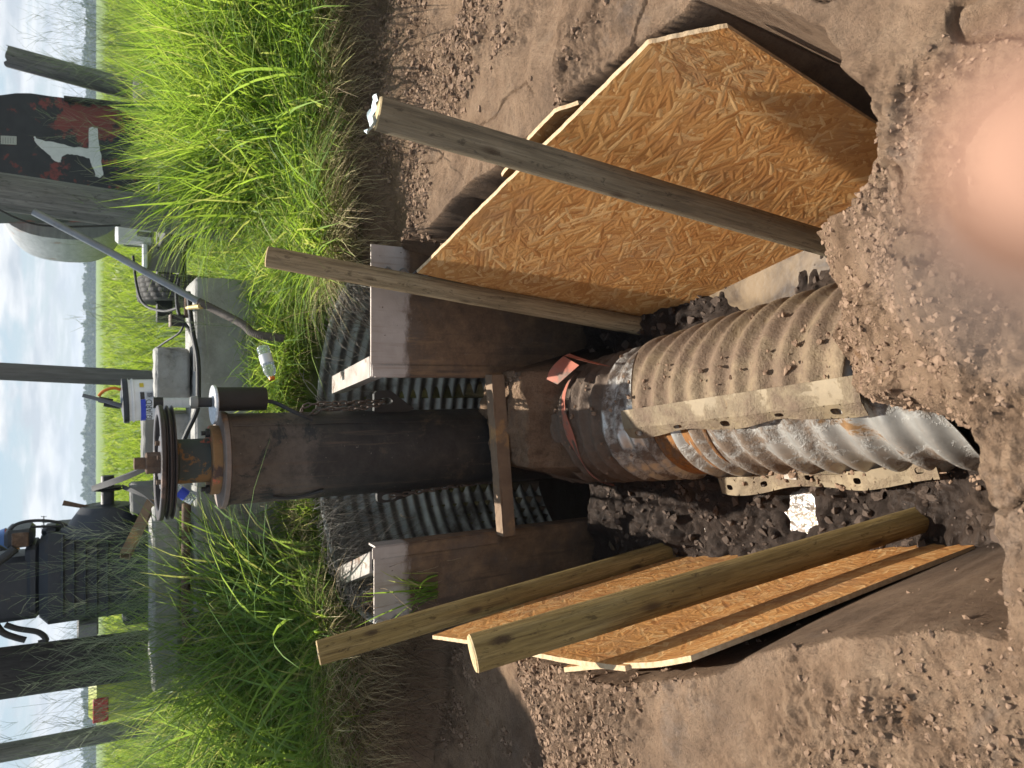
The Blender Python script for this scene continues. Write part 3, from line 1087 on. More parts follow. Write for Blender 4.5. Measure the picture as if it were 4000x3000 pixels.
def lug(x0, x1, z1, z0, hx, hz, name='lifting_lug'):
    """a trapezoid plate with an eye, standing out from the column"""
    s = 1 if x1 > x0 else -1
    outer = [(x0, z1), (x1 - s * .012, z1), (x1, z1 - .015), (x1, z1 - .085), (x0 + s * .02, z0), (x0, z0)]
    P = []
    n = 24
    seg = [((outer[i][0] - outer[i - 1][0]) ** 2 + (outer[i][1] - outer[i - 1][1]) ** 2) ** .5 for i in range(len(outer))]
    for i in range(n):
        a = 2 * math.pi * i / n
        d = Vector((math.cos(a), math.sin(a)))
        best = None
        for j in range(len(outer)):
            p, q = Vector(outer[j - 1]), Vector(outer[j])
            e = q - p
            den = d.x * e.y - d.y * e.x
            if abs(den) < 1e-9:
                continue
            w = p - Vector((hx, hz))
            t = (w.x * e.y - w.y * e.x) / den
            k = (w.x * d.y - w.y * d.x) / den
            if t > 0 and -1e-6 <= k <= 1 + 1e-6 and (best is None or t < best):
                best = t
        P.append(((hx + d.x * best, hz + d.y * best), (hx + .017 * d.x, hz + .036 * d.y)))
    vs, fs = [], []
    for y in (PY - .055, PY - .030):
        for o, i in P:
            vs += [(o[0], y, o[1]), (i[0], y, i[1])]
    for i in range(n):
        j = (i + 1) % n
        a, b = 2 * i, 2 * j
        fs += [(a, b, b + 1, a + 1), (2 * n + a, 2 * n + a + 1, 2 * n + b + 1, 2 * n + b), (a, 2 * n + a, 2 * n + b, b), (a + 1, b + 1, 2 * n + b + 1, 2 * n + a + 1)]
    MB().add(vs, fs).build(name, MAT['dull_black'], pu)


lug(PX + CR - .012, PX + CR + .100, -.075, -.285, PX + CR + .048, -.135)
lug(PX - CR + .012, PX - CR - .045, -.09, -.31, PX - CR - .02, -.15)
op = MB().lathe([(0, .44), (.050, .44), (.052, .444), (.052, .655), (.0, .656)], 32, (-.066, 3.27, 0)).build('oil_pot', MAT['dull_black'], pu)
MB().lathe([(0, .6565), (.083, .6565), (.085, .660), (.083, .668), (.0, .669)], 40, (-.088, 3.26, 0), Matrix.Rotation(rad(3), 3, 'X')).build('lid', pm('worn_chrome_lid', [(0.3, 0.3, 0.31), (0.75, 0.76, 0.78)], 60, rough=0.3, metal=0.6, bump=0.3), op)
MB().lathe([(0, .6695), (.021, .6695), (.021, .722), (0, .722)], 20, (-.078, 3.25, 0)).build('neck', MAT['dull_black'], op)
MB().lathe([(0, .7222), (.027, .7222), (.027, .744), (.023, .751), (0, .751)], 24, (-.078, 3.25, 0)).build('cap', flat('grey_cap', (0.22, 0.22, 0.2), 0.4), op)
MB().tube(spline([(-.075, 3.26, .44), (-.085, 3.25, .40), (-.125, 3.2, .33), (-.16, 3.2, .25)]), .009, 8).build('drain_hose', MAT['rubber'], op)
m = MB()
m.tube(spline([(PX - .165, PY - .13, .42), (PX - .176, PY - .128, .34), (PX - .165, PY - .135, .26), (PX - .15, PY - .15, .2)]), .007, 8)
m.build('hanging_cable', MAT['rubber'], pu)


# ------------------------------------------------------------------ chains
def link_mesh(Lk=.044, Wd=.027, r=.0048):
    pts = []
    st = (Lk - Wd) / 2
    for k in range(24):
        a = 2 * math.pi * k / 24
        pts.append(Vector(((Wd / 2 - r) * math.cos(a), 0, (Wd / 2 - r) * math.sin(a) + (st if math.sin(a) > 0 else -st))))
    vs, fs, n = [], [], 8
    for i, p in enumerate(pts):
        d = (pts[(i + 1) % 24] - pts[i - 1]).normalized()
        a = Vector((0, 1, 0))
        b = d.cross(a)
        for k in range(n):
            t = 2 * math.pi * k / n
            vs.append(p + (a * math.cos(t) + b * math.sin(t)) * r)
    for i in range(24):
        for k in range(n):
            fs.append((i * n + k, i * n + (k + 1) % n, ((i + 1) % 24) * n + (k + 1) % n, ((i + 1) % 24) * n + k))
    return vs, fs


lv, lf = link_mesh()
MAT['chain'] = pm('chain_rust', [(0.06, 0.045, 0.035), (0.15, 0.11, 0.085)], 30, rough=0.75, metal=0.3, bump=0.4)
lme = None


def chain(pts, label):
    global lme
    t = thing('hoist_chain', pts[0], label, 'chain', 'rusty chains beside the pump column')
    P = spline(pts, 20)
    acc, want, k = 0, 0, 0
    for i in range(1, len(P)):
        acc += (P[i] - P[i - 1]).length
        while acc >= want:
            d = (P[i] - P[i - 1]).normalized()
            M = Matrix.Translation(P[i]) @ d.to_track_quat('Z', 'Y').to_matrix().to_4x4() @ Matrix.Rotation(rad(90 * (k % 2) + 35 + random.uniform(-12, 12)), 4, 'Z')
            if lme is None:
                o = MB().add(lv, lf).build('link', MAT['chain'], t, M)
                lme = o.data
            else:
                link('link', lme, t, M)
            k += 1
            want += .0335
    return t


chain([(-.155, 3.33, .27), (-.100, 3.30, .25), (-.092, 3.29, .1), (-.085, 3.30, -.08), (-.082, 3.315, -.125)], 'rusty doubled chain strand hooked through the right lug, outer of the two')
chain([(-.165, 3.31, .26), (-.122, 3.27, .2), (-.118, 3.265, .08), (-.108, 3.27, -.05), (-.090, 3.29, -.115)], 'rusty doubled chain strand against the pump column, inner of the two')
chain([(-.548, 3.285, -.165), (-.545, 3.28, -.25), (-.525, 3.27, -.5), (-.51, 3.27, -.83)], 'single rusty chain hanging down left of the pump column')


# ------------------------------------------------------------------ posts
def post(p0, p1, r0, r1, mat, label, ring=40, seg=28):
    M, L = axis_matrix(p0, p1)
    m = MB()
    sd = random.uniform(0, 99)

    def rr(z, a):
        r = r0 + (r1 - r0) * z / L
        return r * (1 + 0.03 * mnoise.noise(Vector((math.cos(a) * 1.2 + sd, math.sin(a) * 1.2, z * 2.2))) + 0.012 * mnoise.noise(Vector((math.cos(a) * 5 + sd, math.sin(a) * 5, z * 3))))
    vs, fs = [], []
    for i in range(ring + 1):
        z = L * i / ring
        for k in range(seg):
            a = 2 * math.pi * k / seg
            r = rr(z, a)
            vs.append((r * math.cos(a), r * math.sin(a), z))
    for i in range(ring):
        for k in range(seg):
            j = (k + 1) % seg
            fs.append((i * seg + k, i * seg + j, (i + 1) * seg + j, (i + 1) * seg + k))
    fs.append(tuple(range(seg - 1, -1, -1)))
    m.add(vs, fs)
    t = thing('wooden_post', p0, label, 'post', 'round wooden posts propping the boards')
    m.build('shaft', mat, t, M)
    c = MB()
    rim = [Vector((rr(L, 2 * math.pi * k / seg) * math.cos(2 * math.pi * k / seg), rr(L, 2 * math.pi * k / seg) * math.sin(2 * math.pi * k / seg), L)) for k in range(seg)]
    inner = [v * .93 + Vector((0, 0, L * .07 + .0045)) for v in rim]
    c.add(rim + inner, [(k, (k + 1) % seg, seg + (k + 1) % seg, seg + k) for k in range(seg)] + [tuple(range(seg, 2 * seg))])
    c.build('cut_end', MAT['endgrain'], t, M)
    return t, M, L


b = at(3345, 985, Z=-1.26)
t1, M1, L1 = post(b, at(1478, 444, D=1.93), .044, .047, MAT['post_grey'], 'grey weathered round post with a torn pale tag, leaning across the right board')
m = MB()


def torn(u, v):
    a = rad(-150 + 250 * u)
    r = .034 + .016 * v
    return (r * math.cos(a) * (1 - .2 * math.sin(7 * u)), r * math.sin(a), L1 + .006 + .030 * v * (0.25 + abs(mnoise.noise(Vector((u * 4.3, v, 5)))) * 1.6) + .004 * math.sin(20 * u))


m.sheet(torn, 26, 6, lambda u, v: (0.0007, 0.0007, 0.0007))
m.build('torn_tag', pm('torn_plastic_tag', [(0.42, 0.55, 0.55), (0.7, 0.76, 0.76)], 40, rough=0.5, bump=0.2), t1, M1)
b = at(2600, 1292, Z=-1.27)
post(b, at(1046, 1004, D=3.0), .044, .045, MAT['post_tan'], 'brown round post standing in the grass side corner before the right steel plate')
b = at(2625, 2150, D=3.3)
t3, M3_, L3 = post(b, at(1246, 2550, D=2.8), .047, .049, MAT['post_green'], 'green brown round post with a small white tag, leaning by the left steel plate')
Mt = M3_ @ Matrix.Translation((.0, -.012, L3 + .0052)) @ Matrix.Rotation(rad(100), 4, 'Z')
tg = MB().box((0, 0, 0), (.034, .022, .0012)).build('paper_tag', MAT['white'], t3, Mt)
vs, fs = text_geo('L', .022)
MB().add([v + Vector((0, 0, .0012)) for v in vs], fs).build('lettering', flat('green_ink', (0.02, 0.12, 0.07)), tg, Mt)
b = at(3560, 2040, Z=-1.12)
b = b + (b - at(1850, 2553, D=1.86)).normalized() * .05
post(b, at(1850, 2553, D=1.86), .041, .0505, MAT['post_green'], 'thick green brown round post propped over the left boards, nearest post')


# ------------------------------------------------------------------ strand boards
def board(top, bot, label, thick, name='strand_board', wob=0.010, nu=60, nv=26, group='strand boards lining the trench'):
    """top and bottom edges are lists of (u, Vector); thick points away from the trench"""
    def ev(L, u):
        for (a, p), (b_, q) in zip(L, L[1:]):
            if u <= b_ + 1e-9:
                return p.lerp(q, (u - a) / (b_ - a))
        return L[-1][1]
    sd = random.uniform(0, 50)
    th = Vector(thick)

    def fn(u, v):
        p, q = ev(top, u), ev(bot, u)
        e = 0.004 * mnoise.noise(Vector((u * 40, sd, 0))) * (1 - v) + 0.004 * mnoise.noise(Vector((v * 30, sd, 3))) * (1 if u > .98 else 0)
        return p.lerp(q, v) + th.normalized() * (wob * mnoise.noise(Vector((u * 2, v * 1.5, sd)))) + Vector((0, 0, e))
    t = thing(name, bot[0][1], label, 'board', group)
    L = (bot[-1][1] - bot[0][1]).length
    Hh = (top[0][1] - bot[0][1]).length
    m = MB()
    vs, fs = [], []
    for i in range(nu + 1):
        for j in range(nv + 1):
            vs.append(fn(i / nu, j / nv))
    Wn = nv + 1
    for i in range(nu):
        for j in range(nv):
            a = i * Wn + j
            fs.append((a, a + 1, a + Wn + 1, a + Wn))
    N = len(vs)
    uv = [(i / nu * L * 1.1, j / nv * Hh) for i in range(nu + 1) for j in range(nv + 1)]
    m.add(vs, fs)
    m.add([v + th for v in vs], [f[::-1] for f in fs])
    m.build('face', MAT['osb'], t, uv=[(a + sd, b_) for a, b_ in uv] * 2)
    e = MB()
    per = [i * Wn for i in range(nu + 1)] + [nu * Wn + j for j in range(1, nv + 1)] + [i * Wn + nv for i in range(nu - 1, -1, -1)] + [j for j in range(nv - 1, 0, -1)]
    n = len(per)
    e.add([vs[i] for i in per] + [vs[i] + th for i in per], [(k, (k + 1) % n, n + (k + 1) % n, n + k) for k in range(n)])
    e.build('edge', MAT['osb_edge'], t)
    return t


V = Vector
T0, T1 = at(1630, 1065, Z=-.12), at(2534, 171, Z=-.12)
nb_ = (T1 - T0).cross(V((.635, 1.185, -1.3)) - T0)
ray0, ray1 = V((0, 0, CAMH)), at(2842, 104, D=1.0)
T2 = ray0 + (ray1 - ray0) * ((T0 - ray0).dot(nb_) / (ray1 - ray0).dot(nb_))
board([(0, T0), (.70, T1), (.995, T2), (1, T2)], [(0, V((.275, 2.62, -1.3))), (1, V((.635, 1.185, -1.3)))],
      'large orange brown strand board lining the right side of the trench', (.012, .003, .002))
pts = [at(1960, 690, Z=-.125), at(2066, 548, Z=-.10), at(2172, 436, Z=-.10), at(2262, 408, Z=-.13)]
board([(0, pts[0]), (.4, pts[1]), (.85, pts[2]), (1, pts[3])], [(0, pts[0] + V((.0, 0, -.6))), (1, pts[3] + V((-.0, 0, -.6)))],
      'short strand board mostly hidden behind the large right board', (.012, .003, .002), wob=.003, nu=24)
A0, A1 = at(1690, 2484, Z=-.055), at(2440, 2600, Z=-.06)
board([(0, A0), (1, A1)], [(0, V((-.82, 2.56, -1.3))), (1, V((-.535, 1.30, -1.3)))],
      'strand board farther along the left side behind the two green brown posts', (-.013, -.003, .0))
C0, C1 = at(2200, 2578, Z=-.075) + V((-.02, 0, 0)), at(2700, 2563, Z=-.075)
board([(0, C0), (1, C1)], [(0, V((-.62, 1.72, -1.3))), (1, V((-.425, 1.02, -1.3)))],
      'sunlit strand board at the near left end of the trench', (-.013, -.003, .0), nu=40)

# ------------------------------------------------------------------ corrugated culvert and its opened band
PA, PB = V((-.215, 3.06, -1.10)), V((.055, 1.02, -1.135))
AX = (PB - PA).normalized()
PL = (PB - PA).length
UPv = (V((0, 0, 1)) - AX * AX.z).normalized()
SIDE = AX.cross(UPv).normalized()
if SIDE.x < 0:
    SIDE = -SIDE


def pp(s, th, r):
    return PA + AX * s + (SIDE * math.cos(th) + UPv * math.sin(th)) * r


def corr(s, th, amp=.0125, pitch=.078, ph=0.0):
    return amp * math.sin(2 * math.pi * s / pitch + th * 1.0 + ph)


cu = thing('corrugated_culvert', PA, 'muddy corrugated steel culvert pipe running from the headwall along the trench', 'culvert pipe')
R0 = .292


def barrel(u, v):
    return ring_(.60 * u, 2 * math.pi * v)


def ring_(s, th):
    p = pp(s, th, R0)
    mud = max(0, mnoise.noise(p * 5) * .5 + .35) * .034 * (1 - .75 * float(sm(.5, .75, s))) * max(0, math.sin(th) * .6 + .5)
    mud += .009 * mnoise.noise(p * 30) * (1 - float(sm(.55, .75, s)))
    dent = -.02 * math.exp(-((s - .72) / .08) ** 2 - ((th - 1.2) / .25) ** 2)
    return pp(s, th, R0 + corr(s, th) + mud + dent)


MB().sheet(barrel, 150, 120, lambda u, v: -(SIDE * math.cos(2 * math.pi * v) + UPv * math.sin(2 * math.pi * v)) * .004).build('pipe_barrel', MAT['pipe_caked'], cu, ang=70)
MB().sheet(lambda u, v: ring_(.60 + .28 * u, 2 * math.pi * v), 60, 120, lambda u, v: -(SIDE * math.cos(2 * math.pi * v) + UPv * math.sin(2 * math.pi * v)) * .004).build('pipe_end', MAT['pipe_mud'], cu, ang=70)
MB().sheet(lambda u, v: pp(.80 + .36 * u, 2 * math.pi * v, R0 - .012 + .004 * math.sin(60 * u)), 30, 72,
           lambda u, v: -(SIDE * math.cos(2 * math.pi * v) + UPv * math.sin(2 * math.pi * v)) * .004).build('rusty_collar', MAT['pipe_rust'], cu, ang=70)


def second(u, v):
    th = rad(60) + rad(250) * v
    s = 1.0 + (1.03 + .06 * mnoise.noise(V((v * 7, 0, 0)))) * u
    return pp(s, th, R0 - .004 + corr(s, -th, .013, .105))


MB().sheet(second, 130, 80, lambda u, v: -(SIDE * math.cos(rad(60) + rad(250) * v) + UPv * math.sin(rad(60) + rad(250) * v)) * .004).build('lower_section', MAT['pipe_silver'], cu, ang=70)


def wrap(u, v):
    th = rad(48 + 118 * u)
    s = .36 + (.030 + .035 * max(0, math.sin(u * 5.2 - .6)) + .012 * math.sin(u * 17)) * (v - .5) + .03 * u
    return pp(s, th, R0 + .026 + .012 * math.sin(u * 9) + .012 * v)


MB().sheet(wrap, 50, 3, lambda u, v: UPv * .0015).build('sealing_strip', MAT['orange'], cu, ang=60)
q = [at(2203, 1392, D=3.25), at(2262, 1427, D=3.14), at(2178, 1502, D=3.2), at(2137, 1482, D=3.26)]
MB().sheet(lambda u, v: q[0].lerp(q[1], v).lerp(q[3].lerp(q[2], v), u) + V((0, 0, .02 * math.sin(3.14 * u) * (1 - v))), 10, 8, lambda u, v: V((.001, .001, .0012))).build('torn_flap', MAT['orange'], cu, ang=60)
q2 = [at(2205, 1390, D=3.27), at(2225, 1382, D=3.27), at(2385, 1432, D=3.1), at(2340, 1425, D=3.1)]
MB().sheet(lambda u, v: q2[0].lerp(q2[1], v).lerp(q2[3].lerp(q2[2], v), u) + V((0, 0, .012 * math.sin(3.14 * u))), 12, 4, lambda u, v: V((.001, .001, .0012))).build('torn_flap', MAT['orange'], cu, ang=60)

cb = thing('coupling_band', pp(1.2, rad(90), R0), 'dusty half round coupling band with slotted flanges, lying open over the culvert', 'pipe band')
RB, S0, S1 = .322, .80, 1.76
TH0, TH1 = rad(-22), rad(103)


def band(u, v):
    th = TH0 + (TH1 - TH0) * v
    end = float(sm(.86, 1, u))
    s = S0 + (S1 - S0) * u + .05 * math.sin(v * 3.1) * u - .03 * (1 - u) * math.cos(v * 3)
    r = RB + corr(s, th, .0125, .098) * (1 - .4 * end) + .045 * u * float(sm(.6, 0, v)) + .05 * end * float(sm(.45, 0, v)) + .008 * mnoise.noise(V((u * 4, v * 3, 2)))
    return pp(s, th, r)


MB().sheet(band, 150, 70, lambda u, v: -(SIDE * math.cos(TH0 + (TH1 - TH0) * v) + UPv * math.sin(TH0 + (TH1 - TH0) * v)) * .004).build('band_shell', MAT['band'], cb, ang=70)


def slotted(L, Wd, slots, fn, th, hw_=.017, hh=.010):
    """a strip L long and Wd wide with oval slots, bent into place by fn(s, w)"""
    V2, F2 = [], []

    def quad(s0, s1, n=6):
        o = len(V2)
        for i in range(n + 1):
            for w in (0, .5, 1):
                V2.append((s0 + (s1 - s0) * i / n, w * Wd))
        for i in range(n):
            for k in range(2):
                a = o + i * 3 + k
                F2.append((a, a + 3, a + 4, a + 1))
    x = 0
    for c in slots:
        half = Wd * .62
        quad(x, c - half)
        o = len(V2)
        n = 24
        for i in range(n):
            a = 2 * math.pi * i / n
            ca, sa = math.cos(a), math.sin(a)
            k = 1 / max(abs(ca) / half, abs(sa) / (Wd / 2))
            V2.append((c + ca * k, Wd / 2 + sa * k))
        for i in range(n):
            a = 2 * math.pi * i / n
            V2.append((c + hw_ * math.copysign(abs(math.cos(a)) ** .7, math.cos(a)), Wd / 2 + hh * math.copysign(abs(math.sin(a)) ** .7, math.sin(a))))
        for i in range(n):
            j = (i + 1) % n
            F2.append((o + i, o + j, o + n + j, o + n + i))
        x = c + half
    quad(x, L)
    m_ = MB()
    up = [fn(a, b_) for a, b_ in V2]
    N = len(up)
    m_.add(up + [p + V(th) for p in up], F2 + [tuple(N + i for i in f[::-1]) for f in F2])
    # close the long edges and slots
    from collections import Counter
    ec = Counter()
    for f in F2:
        for i in range(4):
            ec[frozenset((f[i], f[(i + 1) % 4]))] += 1
    o = 0
    for e, c in ec.items():
        if c == 1:
            a, b_ = tuple(e)
            m_.f.append((a, b_, N + b_, N + a))
            m_.k.append(0)
    return m_


thf = TH1
tang = lambda th: (-SIDE * math.sin(th) + UPv * math.cos(th))
outw = lambda th: (SIDE * math.cos(th) + UPv * math.sin(th))


def strip_flat(u, v):
    s = S0 - .015 + (S1 - S0 + .09) * u
    wv = .006 * math.sin(2 * math.pi * s / .098 * .5)
    a = thf - rad(13) * (1 - v)
    return pp(s, a, RB + .016 + wv * v + .006 * u)


MB().sheet(strip_flat, 60, 6, lambda u, v: -outw(thf) * .004).build('flange_plate', MAT['band_flange'], cb)


def lip(s, w):
    s_ = S0 - .015 + s * (S1 - S0 + .09) / .95
    wv = .006 * math.sin(2 * math.pi * s_ / .098 * .5)
    return pp(s_, thf, RB + .016 + wv + .006 * s) + (tang(thf) * .75 - outw(thf) * .35).normalized() * (w * (1 + .25 * math.sin(s * 16))) + outw(thf) * .006 * math.sin(s * 27) * w / .05


slotted(.95, .044, [.07, .27, .47, .68, .86], lip, outw(thf) * -.004).build('slotted_flange', MAT['band_flange'], cb, ang=50)
# the lower flange on the left
Q0, Q1 = at(2805, 1878, Z=-1.08), at(3662, 1820, Z=-1.06)
QL = (Q1 - Q0).length
qd = (Q1 - Q0).normalized()
qs = qd.cross(V((0, 0, 1))).normalized()
if qs.x > 0:
    qs = -qs


def low(s, w):
    return Q0 + qd * s + qs * (w - .012) + V((0, 0, -.25 * w + .012 * math.sin(2 * math.pi * s / .29) * (1 if True else 0) + .01 * math.sin(s * 9))) + qs * .012 * math.sin(2 * math.pi * s / .5)


slotted(QL, .064, [QL * f for f in (.075, .25, .48, .69, .93)], low, (0, 0, -.004), .016, .0105).build('slotted_flange', MAT['band_flange'], cb, ang=50)


def web_(u, v):
    s = QL * u
    p = low(s, 0)
    q_ = pp((p - PA).dot(AX), rad(170), R0 + .01)
    return p.lerp(q_, v)


MB().sheet(web_, 40, 6, lambda u, v: (0, 0, -.004)).build('lower_shell', MAT['band_flange'], cb, ang=60)
stk = at(3095, 1855, Z=-1.075)
sk_ = MB().box((0, 0, 0), (.03, .045, .0014), None).build('paper_label', pm('muddy_paper', [(0.3, 0.25, 0.2), (0.5, 0.44, 0.38)], 60, rough=0.8), cb, Matrix.Translation(stk + V((0, 0, .012))) @ Matrix.Rotation(rad(14), 4, 'X'))
# crumbs of soil on the band, the pipe and the flanges
Pc, Rc = [], []
for k in range(1500):
    s, th = random.uniform(.15, 1.74), rad(random.gauss(88, 26))
    if s > .78 and th > TH1:
        continue
    if mnoise.noise(V((s * 5, th * 3, 1))) < random.uniform(-.3, .5):
        continue
    r = .0018 + .011 * random.random() ** 5
    rr_ = (RB if s > S0 else R0 + .012) + .004
    Pc.append(pp(s, th, rr_ + r * .3))
    Rc.append(r)
for k in range(200):
    s = random.uniform(0, QL)
    p = low(s, random.uniform(-.0, .06)) if random.random() < .35 else web_(s / QL, random.random())
    if abs(s - QL * .5) > random.uniform(.05, .4):
        continue
    r = .002 + .014 * random.random() ** 3
    Pc.append(p + V((0, 0, r * .4)))
    Rc.append(r)
scatter_lumps('soil_crumbs', [np.array(p) for p in Pc], Rc, MAT['clod'])
# ------------------------------------------------------------------ concrete, hoses and small things behind the pump
def slab(name, box_list, mat, label, cat, group=None, bev=.012):
    t = thing(name, box_list[0][1], label, cat, group)
    for nm, c, size, rz in box_list:
        m_ = MB()
        R = Matrix.Rotation(rad(rz), 3, 'Z')
        nx, nz = max(2, int(size[0] / .05)), max(2, int(size[2] / .05))
        m_.box(c, size, R, bev)
        o = m_.build(nm, mat, t, ang=60)
        md = o.modifiers.new('cut', 'SUBSURF')
        md.subdivision_type = 'SIMPLE'
        md.levels = md.render_levels = 4
        tx = bpy.data.textures.get('crumble') or bpy.data.textures.new('crumble', 'CLOUDS')
        tx.noise_scale = .05
        dm = o.modifiers.new('crumble', 'DISPLACE')
        dm.texture = tx
        dm.strength = .014
        dm.mid_level = .5
    return t


def span(v0, v1, y0, y1, Y, depth, dz0=0.0):
    """box filling the photo rows y0..y1 and columns v0..v1 with its front face at depth Y"""
    a, b_ = at(v1, (y0 + y1) / 2, Y=Y), at(v0, (y0 + y1) / 2, Y=Y)
    l, r = at((v0 + v1) / 2, y1, Y=Y), at((v0 + v1) / 2, y0, Y=Y)
    return ((l.x + r.x) / 2, Y + depth / 2, (a.z - dz0 + b_.z) / 2), (r.x - l.x, depth, b_.z - a.z + dz0)


c1, s1 = span(597, 702, 1985, 2700, 4.55, .40)
c2, s2 = span(762, 900, 1900, 2700, 4.48, .55, .35)
slab('concrete_foundation', [('upper_beam', c1, s1, 0), ('lower_ledge', c2, s2, 0)], MAT['concrete'], 'long two step grey concrete foundation behind the pump, on its left', 'foundation')
c3, s3 = span(762, 905, 1085, 1900, 4.45, .5, .4)
slab('concrete_footing', [('footing', c3, s3, 0)], MAT['concrete'], 'low concrete footing in the grass behind the white measuring pipe', 'footing')
c4, s4 = span(607, 742, 1358, 1556, 4.55, .22)
slab('concrete_block', [('block', c4, s4, -6)], MAT['concrete'], 'grey concrete block standing in front of the white bucket', 'concrete block', 'loose concrete blocks')
c5, s5 = span(560, 640, 1610, 1815, 5.1, .3, .4)
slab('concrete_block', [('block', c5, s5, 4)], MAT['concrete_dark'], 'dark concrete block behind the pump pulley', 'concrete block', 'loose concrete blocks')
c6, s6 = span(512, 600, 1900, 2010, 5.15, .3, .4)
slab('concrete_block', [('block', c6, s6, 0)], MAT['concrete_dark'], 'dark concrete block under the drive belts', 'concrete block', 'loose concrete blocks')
c7, s7 = span(655, 770, 1620, 1990, 4.72, .3)
slab('concrete_block', [('block', c7, s7, 0)], MAT['concrete'], 'wide concrete block under the pump pulley, behind the column top', 'concrete block', 'loose concrete blocks')

# the pipe lying in the joint of the foundation
p0, p1 = at(728, 1965, Y=4.42), at(728, 2500, Y=4.42)
m = MB().tube([p0, p0.lerp(p1, .5) + V((0, 0, .004)), p1], .024, 12)
tag(m.build('iron_pipe', MAT['rust']), 'dark rusty iron pipe lying along the foundation step', 'pipe')

# bucket
Yb = 4.95
bc = at(590, 1556, Y=Yb)
zb0, zb1 = at(625, 1556, Y=Yb).z - .06, at(486, 1556, Y=Yb).z
bk = thing('plastic_bucket', (bc.x, Yb, zb0), 'white plastic bucket with a blue striped label and black lid, behind the concrete block', 'bucket')
R_ = .128
RT = Matrix.Rotation(rad(-3), 3, 'Y')
hb = zb1 - zb0
prof = [(0, 0), (R_ * .93, 0), (R_ * .95, .01), (R_, hb * .8), (R_ + .006, hb * .8 + .002), (R_ + .006, hb * .8 + .012), (R_, hb * .8 + .014), (R_, hb * .9), (R_ + .007, hb * .9 + .002), (R_ + .007, hb * .96), (R_ + .002, hb)]
MB().lathe(prof, 48, (bc.x, Yb, zb0), RT).build('body', MAT['white'], bk)
bo = V((bc.x, Yb, zb0))


def on_bucket(xa, z, off=.0015):
    """point on the bucket wall at arc length xa (to the right of its front) and height z"""
    r = R_ * (.95 + .05 * min(1, z / (hb * .8))) + off
    a = xa / R_
    return bo + RT @ V((r * math.sin(a), -r * math.cos(a), z))


def patch(x0, x1, z0, z1, mat, name, off=.0015, th=.0008):
    MB().sheet(lambda u, v: on_bucket(x0 + (x1 - x0) * u, z0 + (z1 - z0) * v, off), 14, 2, lambda u, v: (on_bucket(x0 + (x1 - x0) * u, z0 + (z1 - z0) * v, off + th) - on_bucket(x0 + (x1 - x0) * u, z0 + (z1 - z0) * v, off))).build(name, mat, bk)


def zz(v_):
    return at(v_, 1556, Y=Yb - R_).z - zb0


patch(-.19, .055, zz(640), zz(548), flat('label_white', (0.62, 0.65, 0.7), 0.45), 'label')
patch(-.19, .005, zz(569), zz(549), MAT['blue'], 'blue_stripe', .0026)
patch(.006, .05, zz(566), zz(549), MAT['blackp'], 'black_square', .0026)
patch(.008, .05, zz(606), zz(570), flat('grey_panel', (0.45, 0.47, 0.5), .5), 'panel', .0026)
patch(.085, .12, zz(566), zz(549), MAT['yellow'], 'yellow_square', .0026)
for k in range(9):
    patch(.018 + k * .003, .018 + k * .003 + (.0012 if k % 3 else .002), zz(598), zz(576), MAT['blackp'], 'barcode_line', .0035, .0004)
vs, fs = text_geo('OGUARD', .050)
vs = [on_bucket(v.x * .86 - .088, v.y + zz(581) - .002, .0028 + max(0, v.z)) for v in vs]
MB().add(vs, fs).build('lettering', MAT['blackp'], bk)
ld = MB().lathe([(0, hb + .022), (.05, hb + .021), (R_ * .93, hb + .012), (R_ + .008, hb + .011), (R_ + .011, hb + .006), (R_ + .011, hb - .018), (R_ + .008, hb - .02)], 48, bo, RT).build('lid', MAT['blackp'], bk)
pm_ = at(470, 1590, Y=Yb)
MB().tube([pm_, at(405, 1580, Y=Yb)], .012, 10).tube([at(440, 1570, Y=Yb), at(385, 1560, Y=Yb)], .018, 12).build('pump_body', MAT['dull_black'], bk)
MB().tube([at(485, 1588, Y=Yb - .04), at(410, 1566, Y=Yb - .04), at(322, 1544, Y=Yb - .04)], [.014, .012, .011], 10).build('pump_handle', flat('grey_handle', (0.12, 0.13, 0.15), 0.5), bk)
MB().tube(spline([at(470, 1522, Y=Yb), at(440, 1516, Y=Yb), at(405, 1528, Y=Yb), at(385, 1548, Y=Yb)]), .009, 8).build('orange_hose', MAT['orange_plastic'], bk)

m = MB().tube([at(830, 1573, Y=4.1), at(632, 1573, Y=4.1)], .026, 20)
wp = thing('measuring_pipe', at(760, 1573, Y=4.1), 'white plastic pipe with a black collar standing behind the pulley', 'pipe')
m.build('tube', pm('marked_white_plastic', [(0.5, 0.52, 0.53), (0.66, 0.68, 0.69)], 6, (1, 1, 20), rough=.45, bump=.1), wp)
MB().tube([at(636, 1573, Y=4.1), at(598, 1573, Y=4.1)], .029, 20).build('collar', MAT['blackp'], wp)


def hose(pts, r, label, name='rubber_hose', mat=None, group='hoses on the foundation'):
    return tag(MB().tube(spline(pts, 10), r, 10).build(name, mat or MAT['rubber']), label, 'hose', group)


